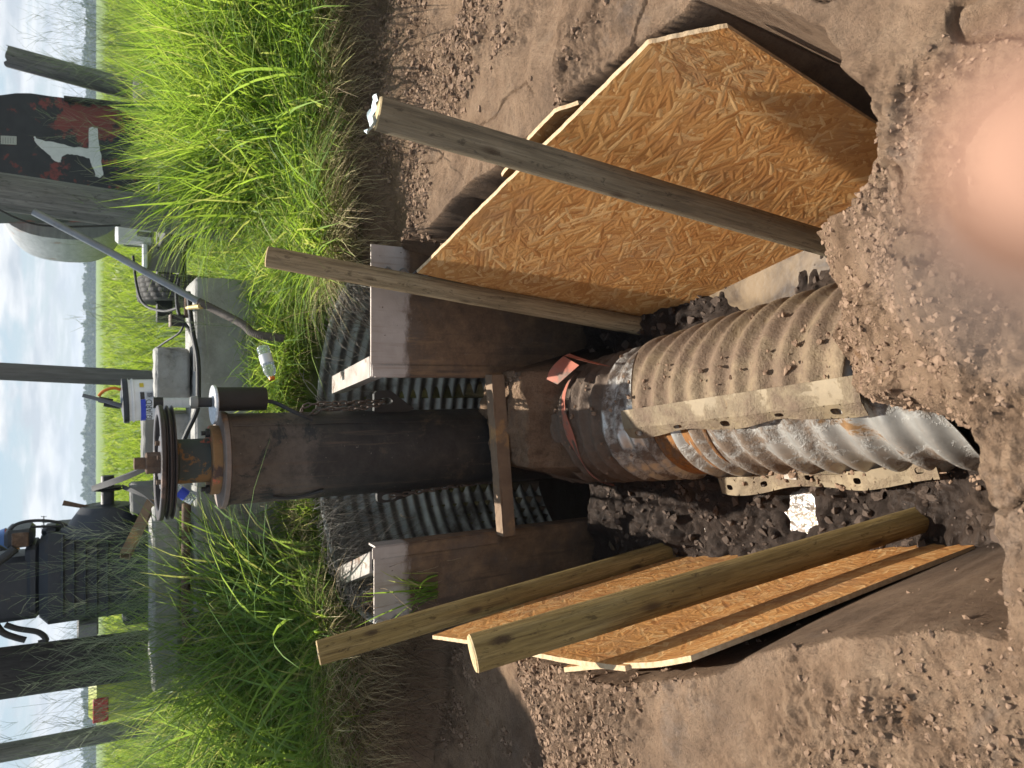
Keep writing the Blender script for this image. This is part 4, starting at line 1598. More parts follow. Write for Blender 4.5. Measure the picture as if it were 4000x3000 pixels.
hose([at(735, 1140, Y=4.35), at(752, 1290, Y=4.3), at(772, 1400, Y=4.25), at(775, 1520, Y=4.25), at(770, 1600, Y=4.25), at(730, 1690, Y=4.3), at(700, 1760, Y=4.35)], .0135, 'thick black hose curving along the front of the footing')
hose([at(700, 1090, Y=4.5), at(690, 1150, Y=4.45), at(700, 1230, Y=4.4), at(740, 1290, Y=4.35), at(760, 1350, Y=4.3), at(764, 1450, Y=4.3)], .010, 'thinner black hose looping from the tyre to the junction box')
hose([at(600, 1370, Y=4.8), at(640, 1340, Y=4.6), at(700, 1300, Y=4.4), at(722, 1260, Y=4.36)], .006, 'thin black cable bent over the top of the concrete block')
hose([at(520, 1000, Y=5.0), at(535, 1120, Y=4.9), at(565, 1190, Y=4.8), at(640, 1215, Y=4.6), at(700, 1200, Y=4.45)], .008, 'black cable arching past the trailer tyre')
jb = thing('junction_box', at(722, 1250, Y=4.35), 'dark electrical box on the footing beside the hoses', 'electrical box')
c, s_ = span(672, 722, 1228, 1272, 4.38, .08)
MB().box(c, s_, None, .006).build('housing', MAT['dull_black'], jb)
c, s_ = span(664, 673, 1226, 1274, 4.375, .09)
MB().box(c, s_, None, .003).build('cover', MAT['flange'], jb)
c, s_ = span(722, 752, 1158, 1240, 4.38, .05)
tag(MB().box(c, s_, None, .005).build('iron_bracket', MAT['rust']), 'rusty square iron piece on the footing below the trailer tyre', 'bracket')
tag(MB().tube([at(733, 1203, Y=4.36), at(760, 1199, Y=4.2), at(785, 1196, Y=4.08)], [.012, .013, .0165], 16).build('brass_fitting', MAT['brass']), 'short brass pipe fitting pointing out of the footing', 'fitting')

co = [at(131, 827, Y=4.2), at(440, 990, Y=4.15), at(775, 1178, Y=4.1)]
cd_ = thing('conduit_pipe', co[2], 'grey conduit pipe leaning to the right over the footing with a brown flexible end', 'conduit')
MB().tube(co, .0185, 14).build('rigid_tube', MAT['conduit'], cd_)
fl = spline([co[2], at(850, 1215, Y=4.05), at(945, 1265, Y=3.95), at(985, 1300, Y=3.9), at(1035, 1312, Y=3.86), at(1110, 1322, Y=3.84)], 14)
MB().tube(fl, [.020 + .0022 * (i % 2) for i in range(len(fl))], 12).build('flexible_end', MAT['duct'], cd_)


def bottle(p, axis, cap, label, water_=True):
    t = thing('plastic_bottle', p, label, 'bottle', 'empty plastic bottles')
    M = Matrix.Translation(p) @ V(axis).to_track_quat('Z', 'Y').to_matrix().to_4x4()
    pr = [(0, 0), (.026, .001), (.031, .006)]
    for k in range(8):
        pr += [(.031, .012 + k * .014), (.0295, .016 + k * .014), (.031, .020 + k * .014)]
    pr += [(.031, .135), (.025, .155), (.014, .172), (.0125, .185), (.0, .1855)]
    MB().lathe(pr, 28).build('body', MAT['clear'], t, M)
    MB().lathe([(0, .1862), (.0155, .1862), (.0155, .172), (.0135, .172)], 24).build('cap', cap, t, M)
    MB().lathe([(.0316, .05), (.0316, .10), (.0322, .10), (.0322, .05)], 28, closed=True).build('label_band', MAT['blue'] if not water_ else MAT['white'], t, M)


pb = at(1045, 1378, Y=3.72)
bottle(pb + V((.03, .02, .02)), at(1075, 1480, Y=3.66) - pb, MAT['orange_plastic'], 'clear bottle with an orange cap lying in the grass', True)
pb = at(757, 1957, Y=4.4)
bottle(pb + V((0, 0, 0)), V((.62, .1, .75)), MAT['blue'], 'clear water bottle tilted behind the pump pulley', False)

# ------------------------------------------------------------------ diesel engine
YE = 5.4
en = thing('diesel_engine', at(600, 2150, Y=YE), 'large dark diesel engine silhouetted behind tall grass', 'engine')


def ebox(nm, v0, v1, y0, y1, Y, depth, bev=.03, mat=None, par=None):
    c, s_ = span(v0, v1, y0, y1, Y, depth)
    return MB().box(c, s_, None, bev).build(nm, mat or MAT['engine'], par or en)


blk = ebox('engine_block', 150, 545, 2075, 2425, YE, .55, .05)
ebox('sump', 480, 600, 2060, 2440, YE - .03, .5, .02)
ebox('rocker_cover', 96, 160, 2130, 2400, YE + .06, .3, .03, par=blk)
for k in range(5):
    ebox('cooling_rib', 240 + 44 * k, 250 + 44 * k, 2090, 2410, YE - .025, .04, .005, par=blk)
ax = at(420, 2000, Y=YE + .1)
RX = Matrix.Rotation(rad(90), 3, 'Y')


def ex(y):
    return at(420, y, Y=YE + .1)


L_ = lambda y: ex(2075).x - ex(y).x
base = ex(2075)
MB().lathe([(0, 0), (.27, 0), (.27, .04), (.235, .06), (.16, .17), (.15, .18), (.0, .181)], 28, base, RX).build('bell_housing', MAT['engine'], en)
xg = ex(1990).x - base.x
MB().lathe([(0, xg - .045), (.085, xg - .045), (.085, xg + .02), (.075, xg + .035), (.04, xg + .04), (.04, xg + .12), (.0, xg + .121)], 24, base, RX).build('output_housing', MAT['engine'], en)
ps = ex(1907).x - base.x
MB().lathe([(0, ps - .012), (.085, ps - .012), (.09, ps - .009), (.078, ps), (.09, ps + .009), (.085, ps + .012), (0, ps + .0121)], 32, base, RX).build('belt_pulley', MAT['dull_black'], en)
MB().lathe([(0, ps + .0125), (.04, ps + .0125), (.04, ps + .085), (0, ps + .086)], 20, base, RX).build('shaft_end', MAT['dull_black'], en)
ac = ebox('air_cleaner', 14, 128, 2072, 2142, YE + .05, .3, .02)
ebox('rusty_cover', 44, 112, 2082, 2138, YE + .035, .02, .006, MAT['rust'], ac)
ebox('oil_filter', 160, 238, 2056, 2104, YE + .1, .16, .03)
MB().tube(spline([at(35, 2076, Y=YE + .1), at(60, 2050, Y=YE + .1), at(110, 2036, Y=YE + .1), at(180, 2034, Y=YE + .1), at(240, 2044, Y=YE + .1), at(280, 2064, Y=YE + .1)]), .010, 8).build('guard_hoop', MAT['dull_black'], en)
MB().tube([at(120, 2058, Y=YE + .12), at(250, 2056, Y=YE + .12)], .008, 8).build('fuel_line', MAT['dull_black'], en)
MB().tube([at(378, 1988, Y=YE + .1), at(300, 1974, Y=YE + .1), at(246, 1964, Y=YE + .1)], [.011, .014, .018], 10).build('lever', MAT['rust'], en)
MB().tube(spline([at(60, 2142, Y=YE), at(20, 2175, Y=YE), at(-40, 2215, Y=YE)]), .028, 10).build('exhaust_pipe', MAT['dull_black'], en)
hood = ebox('side_panel', -60, 160, 2180, 2432, YE + .08, .3, .03)
MB().tube(spline([at(20, 2440, Y=YE), at(70, 2456, Y=YE), at(150, 2470, Y=YE), at(180, 2500, Y=YE), at(150, 2512, Y=YE)]), .018, 8).tube(
    spline([at(-20, 2432, Y=YE), at(10, 2470, Y=YE), at(60, 2490, Y=YE), at(100, 2500, Y=YE)]), .02, 8).build('radiator_hose', MAT['dull_black'], en)
ebox('battery_box', 300, 385, 2440, 2490, YE, .25, .01, flat('grey_cast', (0.2, 0.2, 0.2), .6))

# drive belts
m = MB()
for off, yb_ in ((0, -.02), (.0, .02)):
    pass
pa1, pa2 = V((PX - .02, PY + .24, zp + .035)), V((PX - .235, PY + .05, zp + .02))
e1, e2 = V((ex(1907).x, YE + .1, ax.z + .09)), V((ex(1907).x, YE + .1, ax.z - .09))


def belt(a, b_, tw):
    def fn(u, v):
        p = a.lerp(b_, u) + V((0, 0, -.03 * math.sin(math.pi * u)))
        an = tw * u
        return p + V((math.sin(an), 0, math.cos(an))) * (v - .5) * .032
    return fn


bt = thing('drive_belt', e1, 'long black rubber belts twisting from the engine to the pump pulley', 'belt')
MB().sheet(belt(pa1, e1, rad(88)), 30, 1, lambda u, v: V((.006, 0, .003))).build('upper_run', MAT['rubber'], bt)
MB().sheet(belt(pa2, e2, rad(88)), 30, 1, lambda u, v: V((.006, 0, .003))).build('lower_run', MAT['rubber'], bt)
q0, q1 = at(592, 1962, Y=4.75), at(488, 2172, Y=4.45)
M, Lq = axis_matrix(q0, q1)
sq = thing('square_tube', q0, 'rusty square steel tube slanting up in front of the engine', 'steel tube')
h_, w_ = .026, .0215
m = MB()
o_ = [(h_, h_), (-h_, h_), (-h_, -h_), (h_, -h_)]
i_ = [(w_, w_), (-w_, w_), (-w_, -w_), (w_, -w_)]
vs = [(x, y, z) for z in (0, Lq) for ring in (o_, i_) for x, y in ring]
fs = []
for k in range(4):
    j = (k + 1) % 4
    fs += [(k, j, 8 + j, 8 + k), (4 + j, 4 + k, 12 + k, 12 + j), (8 + k, 8 + j, 12 + j, 12 + k), (j, k, 4 + k, 4 + j)]
m.add(vs, fs)
m.build('tube', MAT['rust_light'], sq, M)

# red fuel drum above the engine
rd = thing('red_drum', at(10, 2180, Y=6.4), 'red drum with a blue band and white print, top edge above the engine', 'drum')
M = Matrix.Translation(at(-30, 2200, Y=6.4)) @ Matrix.Rotation(rad(-20), 4, 'Y')
MB().lathe([(0, -.16), (.2, -.16), (.205, -.15), (.205, .15), (.2, .16), (0, .16)], 40).build('body', MAT['red'], rd, M)
MB().lathe([(.2055, -.155), (.208, -.155), (.208, -.085), (.2055, -.085)], 40, closed=True).build('blue_band', flat('blue_band', (0.05, 0.13, 0.36), .5), rd, M)
for k in range(4):
    MB().lathe([(.2055, .02 - .022 * k), (.2068, .02 - .022 * k), (.2068, .012 - .022 * k), (.2055, .012 - .022 * k)], 16, closed=False, a0=rad(-120), a1=rad(-75)).build('printed_line', MAT['white'], rd, M)
lv_ = at(28, 2172, Y=5.9)
Mb = Matrix.Translation(lv_) @ Matrix.Rotation(rad(90), 4, 'X') @ Matrix.Rotation(rad(52), 4, 'Z')
bar = thing('lifting_arm', lv_, 'dark lifting arm marked 200 slanting up above the engine', 'arm')
MB().box((0, 0, 0), (.36, .075, .03), None, .004).build('bar', MAT['dull_black'], bar, Mb)
MB().box((-1.42, 6.1, 4.15), (.62, .5, 4.1), Matrix.Rotation(rad(-7), 3, 'Y'), .04).box((-1.30, 6.0, 2.02), (.12, .3, .5), Matrix.Rotation(rad(-30), 3, 'Y'), .02).build('unseen_shade_boom', MAT['dull_black'], bar)  # guessed boom out of view, added so its shadow darkens the left bank
vs, fs = text_geo('200', .042)
MB().add([v + V((.01, 0, .0162)) for v in vs], fs).build('lettering', flat('grey_lettering', (0.5, 0.52, 0.54), .5), bar, Mb)


# ------------------------------------------------------------------ upright poles
def pole(v0, y0, v1, y1, Y, r0, r1, mat, label, top=None, cat='pole', name='timber_pole', broken=False):
    """from the ground up through photo points (v1, y1) then (v0, y0)"""
    a, b_ = at(v1, y1, Y=Y), at(v0, y0, Y=Y)
    d = (b_ - a)
    gz = tz(a.x, Y) - .05
    p0 = a + d * ((gz - a.z) / d.z)
    p1 = b_ if top is None else b_ + d.normalized() * top
    M, Lp = axis_matrix(p0, p1)
    m_ = MB()
    sd = random.uniform(0, 90)
    vs, fs, n, rg = [], [], 26, 30
    for i in range(rg + 1):
        z = Lp * i / rg
        for k in range(n):
            an = 2 * math.pi * k / n
            r = (r0 + (r1 - r0) * i / rg) * (1 + .03 * mnoise.noise(V((math.cos(an) * 1.5 + sd, math.sin(an) * 1.5, z * 1.3))))
            zz_ = z
            if broken and i == rg:
                zz_ -= .10 + .10 * (1 if math.cos(an + .5) > .1 else -.6) + .05 * mnoise.noise(V((an * 3, sd, 1)))
            vs.append((r * math.cos(an), r * math.sin(an), zz_))
    for i in range(rg):
        for k in range(n):
            j = (k + 1) % n
            fs.append((i * n + k, i * n + j, (i + 1) * n + j, (i + 1) * n + k))
    fs.append(tuple(rg * n + k for k in range(n)))
    o = m_.add(vs, fs).build(name, mat, None, M)
    return tag(o, label, cat, 'upright timber poles')


pole(0, 748, 823, 867, 5.2, .118, .112, MAT['pole'], 'thick grey weathered pole standing in the grass before the black tank', .5)
pole(0, 1450, 500, 1475, 6.4, .068, .064, pm('grey_post', [(0.1, 0.095, 0.09), (0.17, 0.165, 0.16)], 6, (8, 8, .8), rough=.9, bump=.4), 'slim grey pole rising behind the bucket and block', .5)
pole(6, 214, 350, 307, 8.2, .105, .10, MAT['pole'], 'short grey pole with a broken top behind the grass on the right', 0, broken=True)
pole(0, 2630, 300, 2590, 5.6, .165, .16, MAT['pole_dark'], 'very dark thick pole just left of the engine', .5)
pole(0, 2942, 305, 2886, 6.6, .072, .068, MAT['pole'], 'thin grey pole among the seed heads, left of the dark pole', .5)

# cable on the thick pole
hose([at(-10, 815, Y=5.05), at(60, 850, Y=5.06), at(150, 878, Y=5.08), at(280, 885, Y=5.1), at(470, 880, Y=5.12)], .006, 'thin black cable hanging beside the thick grey pole', 'cable', None, 'hanging cables')

# ------------------------------------------------------------------ fuel tank, grey tank and trailer
YT = 7.3
ft = thing('fuel_tank', at(700, 600, Y=YT), 'black tank with flaking red paint and a sprayed white 1', 'tank')
outl = [(-160, 520), (-120, 430), (-60, 386), (0, 372), (60, 364), (120, 364), (200, 376), (300, 388), (395, 404), (450, 424), (520, 452), (565, 480), (588, 520), (594, 600), (594, 740), (588, 765), (400, 772), (-160, 772)]
poly = [at(v_, y_, Y=YT) for v_, y_ in outl]
MB().prism(poly, (0, 1.1, 0)).build('tank_shell', MAT['tank_black'], ft, ang=30)
pl = [at(3, 530, Y=YT - .004), at(65, 533, Y=YT - .004), at(65, 566, Y=YT - .004), at(3, 563, Y=YT - .004)]
sg = MB().prism(pl, (0, -.004, 0)).build('sign_plate', flat('pale_plate', (0.42, 0.44, 0.4), .6), ft)
for k in range(5):
    MB().prism([at(10 + 10 * k, 537, Y=YT - .0085), at(13 + 10 * k, 537, Y=YT - .0085), at(13 + 10 * k, 560, Y=YT - .0085), at(10 + 10 * k, 560, Y=YT - .0085)], (0, -.0005, 0)).build('printed_line', flat('faded_print', (0.25, 0.27, 0.25), .6), sg)
num = [(132, 532), (150, 545), (210, 556), (290, 574), (345, 580), (347, 500), (356, 496), (380, 500), (386, 560), (392, 592), (398, 640), (402, 684), (392, 694), (374, 690), (362, 650), (350, 620), (300, 604), (262, 602), (240, 612), (238, 632), (222, 634), (196, 610), (160, 578), (134, 552)]
npts = []
for i, (a, b_) in enumerate(num):
    c_, d_ = num[(i + 1) % len(num)]
    for k in range(4):
        t = k / 4
        npts.append(at(a + (c_ - a) * t + random.uniform(-2.5, 2.5), b_ + (d_ - b_) * t + random.uniform(-2, 2), Y=YT - .003))
MB().prism(npts, (0, -.0012, 0)).build('painted_number', MAT['number'], ft)
MB().tube([at(250, 384, Y=YT - .03), at(560, 418, Y=YT - .03)], .025, 8).tube([at(600, 470, Y=YT + .1), at(700, 470, Y=YT + .1)], .03, 8).build('stand_leg', MAT['dull_black'], ft)

gt = thing('grey_tank', at(500, 800, Y=8.6), 'worn grey rounded tank showing left of the thick pole', 'tank')
cg, rg_ = at(235, 690, Y=8.6), None
e_ = at(480, 955, Y=8.6)
m = MB()
hx_, hz_ = abs(e_.x - cg.x), abs(at(500, 690, Y=8.6).z - cg.z)
prof_pts = []
for k in range(40):
    a = 2 * math.pi * k / 40
    ca, sa = math.cos(a), math.sin(a)
    prof_pts.append(V((cg.x + hx_ * math.copysign(abs(ca) ** .75, ca), 8.6, cg.z + hz_ * math.copysign(abs(sa) ** .75, sa))))
m.prism(prof_pts, (0, 1.6, 0))
m.build('tank_shell', MAT['tank_grey'], gt, ang=30)
MB().box((cg.x, 9.2, cg.z - hz_ - .12), (hx_ * 1.5, .9, .26), None, .01).build('cradle', MAT['dull_black'], gt)

YR = 6.3
tr = thing('trailer', at(760, 800, Y=YR), 'low black trailer with two road tyres behind the thick pole', 'trailer')


def tyre(y, v_top):
    top = at(v_top, y, Y=YR + .0)
    r = .335
    hub = V((top.x, YR + .12, top.z - r))
    RY = Matrix.Rotation(rad(90), 3, 'Y')
    w2 = .105
    pr = [(.2, -w2 * .8), (.28, -w2), (.315, -w2 * .96)]
    xs_ = np.linspace(-w2 * .9, w2 * .9, 25)
    for i, x in enumerate(xs_):
        gve = .009 if (i % 5 == 2) else 0
        pr.append((.335 - .012 * (x / w2) ** 2 - gve, float(x)))
    pr += [(.315, w2 * .96), (.28, w2), (.2, w2 * .8)]
    n = 96
    m_ = MB().lathe(pr, n, (0, 0, 0), RY, closed=True)
    Lr = len(pr)
    vs2 = []
    for i, v_ in enumerate(m_.v):
        ri, k = divmod(i, n)
        p = V(v_)
        if 2 < ri < Lr - 3 and (k + (ri // 5)) % 4 == 0:
            rr = math.hypot(p.y, p.z)
            p = V((p.x, p.y * (rr - .008) / rr, p.z * (rr - .008) / rr))
        vs2.append(p + hub)
    m_.v = [tuple(p) for p in vs2]
    wh = MB().lathe([(0, -.03), (.05, -.03), (.06, .05), (.19, .05), (.205, .09), (.205, -.09), (.19, -.05)], 32, hub, RY).build('wheel', flat('wheel_rim', (0.25, 0.25, 0.25), .5), tr)
    m_.build('tyre', MAT['tyre'], wh, ang=30)
    return hub


h1 = tyre(1122, 534)
h2 = tyre(322, 520)
MB().tube([h1, h2], .04, 10).build('axle', MAT['dull_black'], tr)
bz = h1.z + .10
m = MB()
m.box(((h1.x + h2.x) / 2, YR + .25, bz + .02), (h2.x - h1.x + .5, .08, .12), None, .006)
m.box((h1.x + .30, YR - .2, bz + .06), (.08, 1.4, .10), None, .006)
m.box((h2.x - .30, YR + .4, bz + .02), (.08, 1.4, .10), None, .006)
m.box(((h1.x + h2.x) / 2 + .2, YR - .25, bz - .03), (h2.x - h1.x - .2, .06, .26), None, .006)
m.build('chassis', MAT['dull_black'], tr)
c, s_ = span(566, 705, 955, 1062, YR - .32, .012)
MB().box(c, s_, Matrix.Rotation(rad(0), 3, 'Y'), .004).build('mud_flap', pm('weathered_flap', [(0.13, 0.125, 0.115), (0.2, 0.19, 0.175)], 5, rough=.85, bump=.3), tr)
c, s_ = span(450, 602, 882, 952, YR - .34, .09)
lb = MB().box(c, s_, None, .02).build('light_bracket', pm('pale_cast_bracket', [(0.5, 0.5, 0.5), (0.66, 0.66, 0.65)], 8, rough=.4, bump=.15), tr)
c, s_ = span(535, 592, 905, 925, YR - .345, .012)
MB().box(c, s_, None, .01).build('slot', flat('slot_shadow', (0.12, 0.115, 0.105), .7), lb)
c, s_ = span(556, 578, 952, 1046, YR - .36, .05)
MB().box(c, s_, None, .008).build('marker_strip', MAT['white'], tr)

# lime and red container in the grass on the left
lc = at(405, 2728, Y=5.6)
lj = thing('plastic_container', lc, 'lime green container with a red panel half hidden by grass, far left', 'container')
c, s_ = span(345, 480, 2650, 2830, 5.7, .3, .3)
MB().box(c, s_, None, .05).build('body', MAT['lime'], lj)
c, s_ = span(362, 424, 2728, 2822, 5.69, .015)
MB().box(c, s_, None, .005).build('red_panel', MAT['red'], lj)

# mast with small aerial far behind the engine
ma = at(171, 2040, Y=60)
an_ = thing('aerial_mast', (ma.x, 60, 0), 'tiny television aerial on a mast seen inside the engine hoop', 'aerial')
MB().tube([(ma.x, 60, 0), (ma.x, 60, at(165, 2040, Y=60).z)], .05, 6).build('mast', MAT['dull_black'], an_)
m = MB().tube([at(171, 2016, Y=60), at(171, 2068, Y=60)], .04, 6)
for y_ in (2018, 2038, 2052, 2066):
    m.tube([at(160, y_, Y=60.1), at(182, y_, Y=60.1)], .025, 5)
m.build('aerial', MAT['dull_black'], an_)


# ------------------------------------------------------------------ fingertip close to the lens
fa, fb = at(3900, 680, D=.0200), at(5600, 380, D=.030)
fax = (fb - fa)
ff = thing('fingertip', fb, 'blurred pink fingertip held close to the lens at the lower right corner', 'finger')
M, Lf = axis_matrix(fa, fb)
m = MB()
vs, fs = [], []
n = 32
prof = []
Rf = .0046
for i in range(40):
    t = i / 39
    z = Lf * t
    r = Rf * min(1.0, math.sqrt(max(0, 1 - (1 - min(1, z / .008)) ** 2))) * (1 + .08 * t) * (1 + .035 * math.sin(z * 420))
    prof.append((max(r, 1e-5), z))
m.lathe(prof + [(1e-5, Lf + .004)], n)
m.v = [(x * 1.08, y * (.88), z) for x, y, z in m.v]
m.build('finger', MAT['skin'], ff, M, ang=80)
m = MB()
m.sheet(lambda u, v: (Rf * 1.10 * math.sin((u - .5) * 1.7), -Rf * .93 * math.cos((u - .5) * 1.7) - .0004, .002 + .007 * v), 12, 6, lambda u, v: (0, -.0005, 0))
m.build('nail', MAT['nail'], ff, M)
# ------------------------------------------------------------------ grass, roots and far vegetation
def in_pit(X, Y):
    r = np.hypot(X - RC[0], Y - RC[1])
    return (r < RR + .03) & (Y > 2.9)


def blades(P, h, lean_a, lean, w, col, seg=5, twist=0.5):
    """bent tapering leaf strips: P base points, h lengths, lean_a azimuth of the bend, lean how far it bends"""
    N = len(P)
    t = np.linspace(0, 1, seg + 1)[None, :, None]
    d = np.stack([np.cos(lean_a), np.sin(lean_a), np.zeros(N)], -1)[:, None, :]
    up = np.array([0, 0, 1.0])[None, None, :]
    L = lean[:, None, None]
    hh = h[:, None, None]
    C = P[:, None, :] + hh * (up * (t - .45 * L * t ** 2.2) + d * (.75 * L * t ** 1.9 + .12 * t))
    fa_ = rng.uniform(0, 2 * math.pi, N)
    wd = np.stack([np.cos(fa_), np.sin(fa_), np.zeros(N)], -1)[:, None, :]
    prof_ = (np.minimum(1, .55 + 1.6 * t) * (1 - t ** 2.4)) + .03
    ww = w[:, None, None] * prof_ * .5
    A, B_ = C - wd * ww, C + wd * ww
    Vt = np.stack([A, B_], 2).reshape(N, -1, 3)
    k = 2 * (seg + 1)
    base_ = (np.arange(N) * k)[:, None]
    q = np.array([[2 * i, 2 * i + 1, 2 * i + 3, 2 * i + 2] for i in range(seg)])
    Fc = (base_[:, :, None] + q[None]).reshape(-1, 4)
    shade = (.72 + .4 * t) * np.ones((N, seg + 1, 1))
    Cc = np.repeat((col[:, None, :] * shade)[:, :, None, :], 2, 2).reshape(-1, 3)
    return Vt.reshape(-1, 3), Fc, Cc


class Acc:
    def __init__(s):
        s.V, s.F, s.C, s.o = [], [], [], 0

    def add(s, V_, F_, C_):
        s.V.append(V_)
        s.F.append(F_ + s.o)
        s.C.append(C_)
        s.o += len(V_)

    def build(s, name, mat):
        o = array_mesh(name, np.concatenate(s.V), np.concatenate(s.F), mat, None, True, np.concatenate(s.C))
        return tag(o, kind='stuff')


GREENS = np.array([(.13, .26, .035), (.2, .34, .045), (.27, .42, .06), (.08, .17, .035), (.34, .44, .08), (.15, .27, .05), (.4, .4, .14)])
GREENS_L = np.array([(.1, .21, .045), (.15, .27, .06), (.2, .33, .08), (.07, .15, .04), (.25, .34, .1), (.11, .21, .065), (.34, .32, .14)])
STRAWS = np.array([(.5, .4, .21), (.6, .5, .28), (.4, .3, .16), (.36, .36, .13), (.28, .21, .13)])


def pick(pal, n, var=.2):
    c = pal[rng.integers(0, len(pal), n)]
    return np.clip(c * (1 + rng.uniform(-var, var, (n, 1))), 0, 1)


def ground_pts(n, x0, x1, y0, y1, dens=None, tuft=None):
    X, Y = rng.uniform(x0, x1, n), rng.uniform(y0, y1, n)
    if tuft:
        k = rng.integers(0, tuft[0], n)
        tx, ty = rng.uniform(x0, x1, tuft[0]), rng.uniform(y0, y1, tuft[0])
        X, Y = tx[k] + rng.normal(0, tuft[1], n), ty[k] + rng.normal(0, tuft[1], n)
    keep = (Y > verge_y(X) - .04) & ~in_pit(X, Y)
    if dens is not None:
        keep &= rng.uniform(0, 1, n) < dens(X, Y)
    X, Y = X[keep], Y[keep]
    return np.stack([X, Y, terrain(X, Y) - .01], -1)


ga = Acc()


def grass(n, x0, x1, y0, y1, h0, h1, w0, w1, pal=GREENS, dens=None, tuft=None, lean=(.15, 1.1), seg=5, acc=None, az=None, hscale=None):
    P = ground_pts(n, x0, x1, y0, y1, dens, tuft)
    N = len(P)
    h = rng.uniform(h0, h1, N)
    if hscale is not None:
        h = h * hscale(P[:, 0], P[:, 1])
    la = rng.uniform(0, 2 * math.pi, N) if az is None else rng.normal(az, 1.0, N)
    (acc or ga).add(*blades(P, h, la, rng.uniform(*lean, N), rng.uniform(w0, w1, N), pick(pal, N), seg))


# how tall the growth is in each place: tall on both flanks, kept low in front of the foundation
def tall(X, Y):
    r = sm(.75, 1.5, X - .16 * (Y - 3.4))
    l = sm(-.75, -1.25, X + .10 * (Y - 3.4))
    return np.maximum(r, l)


def hs_near(X, Y):
    return .45 + .65 * sm(3.4, 4.4, Y)


dn_t = lambda X, Y: tall(X, Y)
dn_low = lambda X, Y: (1 - tall(X, Y)) * (.35 + .65 * sm(.1, .5, fbm(X * 3, Y * 3, 7, 2) + .5))
grass(21000, .5, 3.4, 3.3, 5.2, .5, 1.05, .007, .019, dens=dn_t, hscale=hs_near, lean=(.2, 1.25))
grass(17000, 1.0, 6.0, 5.0, 9.0, .6, 1.05, .007, .014, dens=dn_t, lean=(.15, 1.1))
grass(15000, -3.4, -.5, 3.2, 5.2, .45, 1.05, .007, .019, pal=GREENS_L, dens=dn_t, hscale=hs_near, lean=(.2, 1.25))
grass(12000, -6.0, -1.2, 5.0, 9.0, .6, 1.0, .007, .014, pal=GREENS_L, dens=dn_t, lean=(.15, 1.1))
grass(5200, -1.2, 1.3, 3.3, 4.5, .10, .30, .004, .009, dens=dn_low, lean=(.3, 1.3), tuft=(240, .05))
grass(6000, .3, 1.9, 4.3, 7.5, .2, .5, .005, .010, lean=(.3, 1.2), dens=lambda X, Y: .9 + 0 * X)
grass(6000, -2.2, .3, 4.9, 8, .2, .45, .005, .010, lean=(.3, 1.2), dens=lambda X, Y: .9 + 0 * X)
grass(2600, -.2, 1.25, 3.55, 4.35, .3, .62, .005, .012, dens=lambda X, Y: .8 * (1 - tall(X, Y)), lean=(.5, 1.5), tuft=(60, .06))
grass(700, -.1, .4, 4.0, 4.4, .25, .5, .005, .009, lean=(.4, 1.4), tuft=(14, .04))
# broad leaved tufts hanging over the edge
grass(1100, .6, 2.2, 3.25, 3.75, .3, .7, .007, .016, lean=(.7, 1.5), az=-1.57, tuft=(50, .05))
grass(900, -2.0, -.75, 3.2, 3.6, .2, .5, .006, .012, lean=(.6, 1.4), az=-1.57, tuft=(34, .05))
grass(160, -1.08, -.80, 3.0, 3.06, .2, .45, .006, .010, dens=None, lean=(.1, .8), tuft=(4, .03)) if False else None
# meadow and reeds beyond
grass(26000, -9, 10, 8.5, 22, .4, .8, .012, .03, pal=np.array([(.15, .25, .03), (.2, .3, .035), (.24, .28, .07), (.11, .2, .03)]), seg=3, dens=lambda X, Y: .3 + .7 * sm(-.2, .4, fbm(X * .5, Y * .3, 3, 3)))
grass(22000, -30, 32, 20, 75, .45, .95, .04, .11, pal=np.array([(.17, .27, .03), (.22, .31, .04), (.27, .29, .09), (.13, .2, .03)]), seg=2, dens=lambda X, Y: .25 + .75 * sm(-.3, .3, fbm(X * .15, Y * .06, 4, 3)))
grass(420, .6, 3.0, 3.4, 5.0, .7, 1.25, .012, .022, pal=np.array([(.2, .34, .06), (.26, .4, .08), (.13, .25, .05)]), dens=dn_t, lean=(.6, 1.4), seg=8)
grass(380, -2.8, -.7, 3.3, 4.9, .7, 1.25, .012, .024, pal=np.array([(.17, .3, .07), (.22, .35, .09), (.11, .22, .05)]), dens=dn_t, lean=(.6, 1.4), seg=8)
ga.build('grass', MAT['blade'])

# a tuft growing in front of the left plate
tf = Acc()
N = 34
P = np.stack([rng.normal(-.965, .035, N), rng.normal(3.045, .008, N), np.full(N, -.30)], -1)
tf.add(*blades(P, rng.uniform(.18, .46, N), rng.uniform(0, 6.28, N), rng.uniform(.1, 1.0, N), rng.uniform(.006, .011, N), pick(GREENS, N) * 1.25, 6))
o = tf.build('grass_tuft', MAT['blade'])
o['kind'] = 'thing'
tag(o, 'bright green grass tuft growing in front of the left steel plate', 'grass tuft')

# dead straw along the cut edge and dry stems
da = Acc()
grass(30000, -2.2, 2.3, 3.2, 3.75, .12, .46, .002, .0046, pal=STRAWS, lean=(.8, 1.6), az=-1.57, acc=da, dens=lambda X, Y: sm(.40, .02, Y - verge_y(X)) * (.5 + .5 * sm(-.3, .2, fbm(X * 4, Y * 4, 8, 2))))
grass(5000, -2.5, 2.6, 3.3, 4.6, .15, .5, .002, .004, pal=STRAWS, lean=(.3, 1.3), acc=da, dens=lambda X, Y: .55 + 0 * X)
grass(1600, -1.3, .9, 3.3, 4.3, .1, .35, .0018, .004, pal=STRAWS, lean=(.8, 1.6), acc=da)
da.build('dry_grass', MAT['straw'])


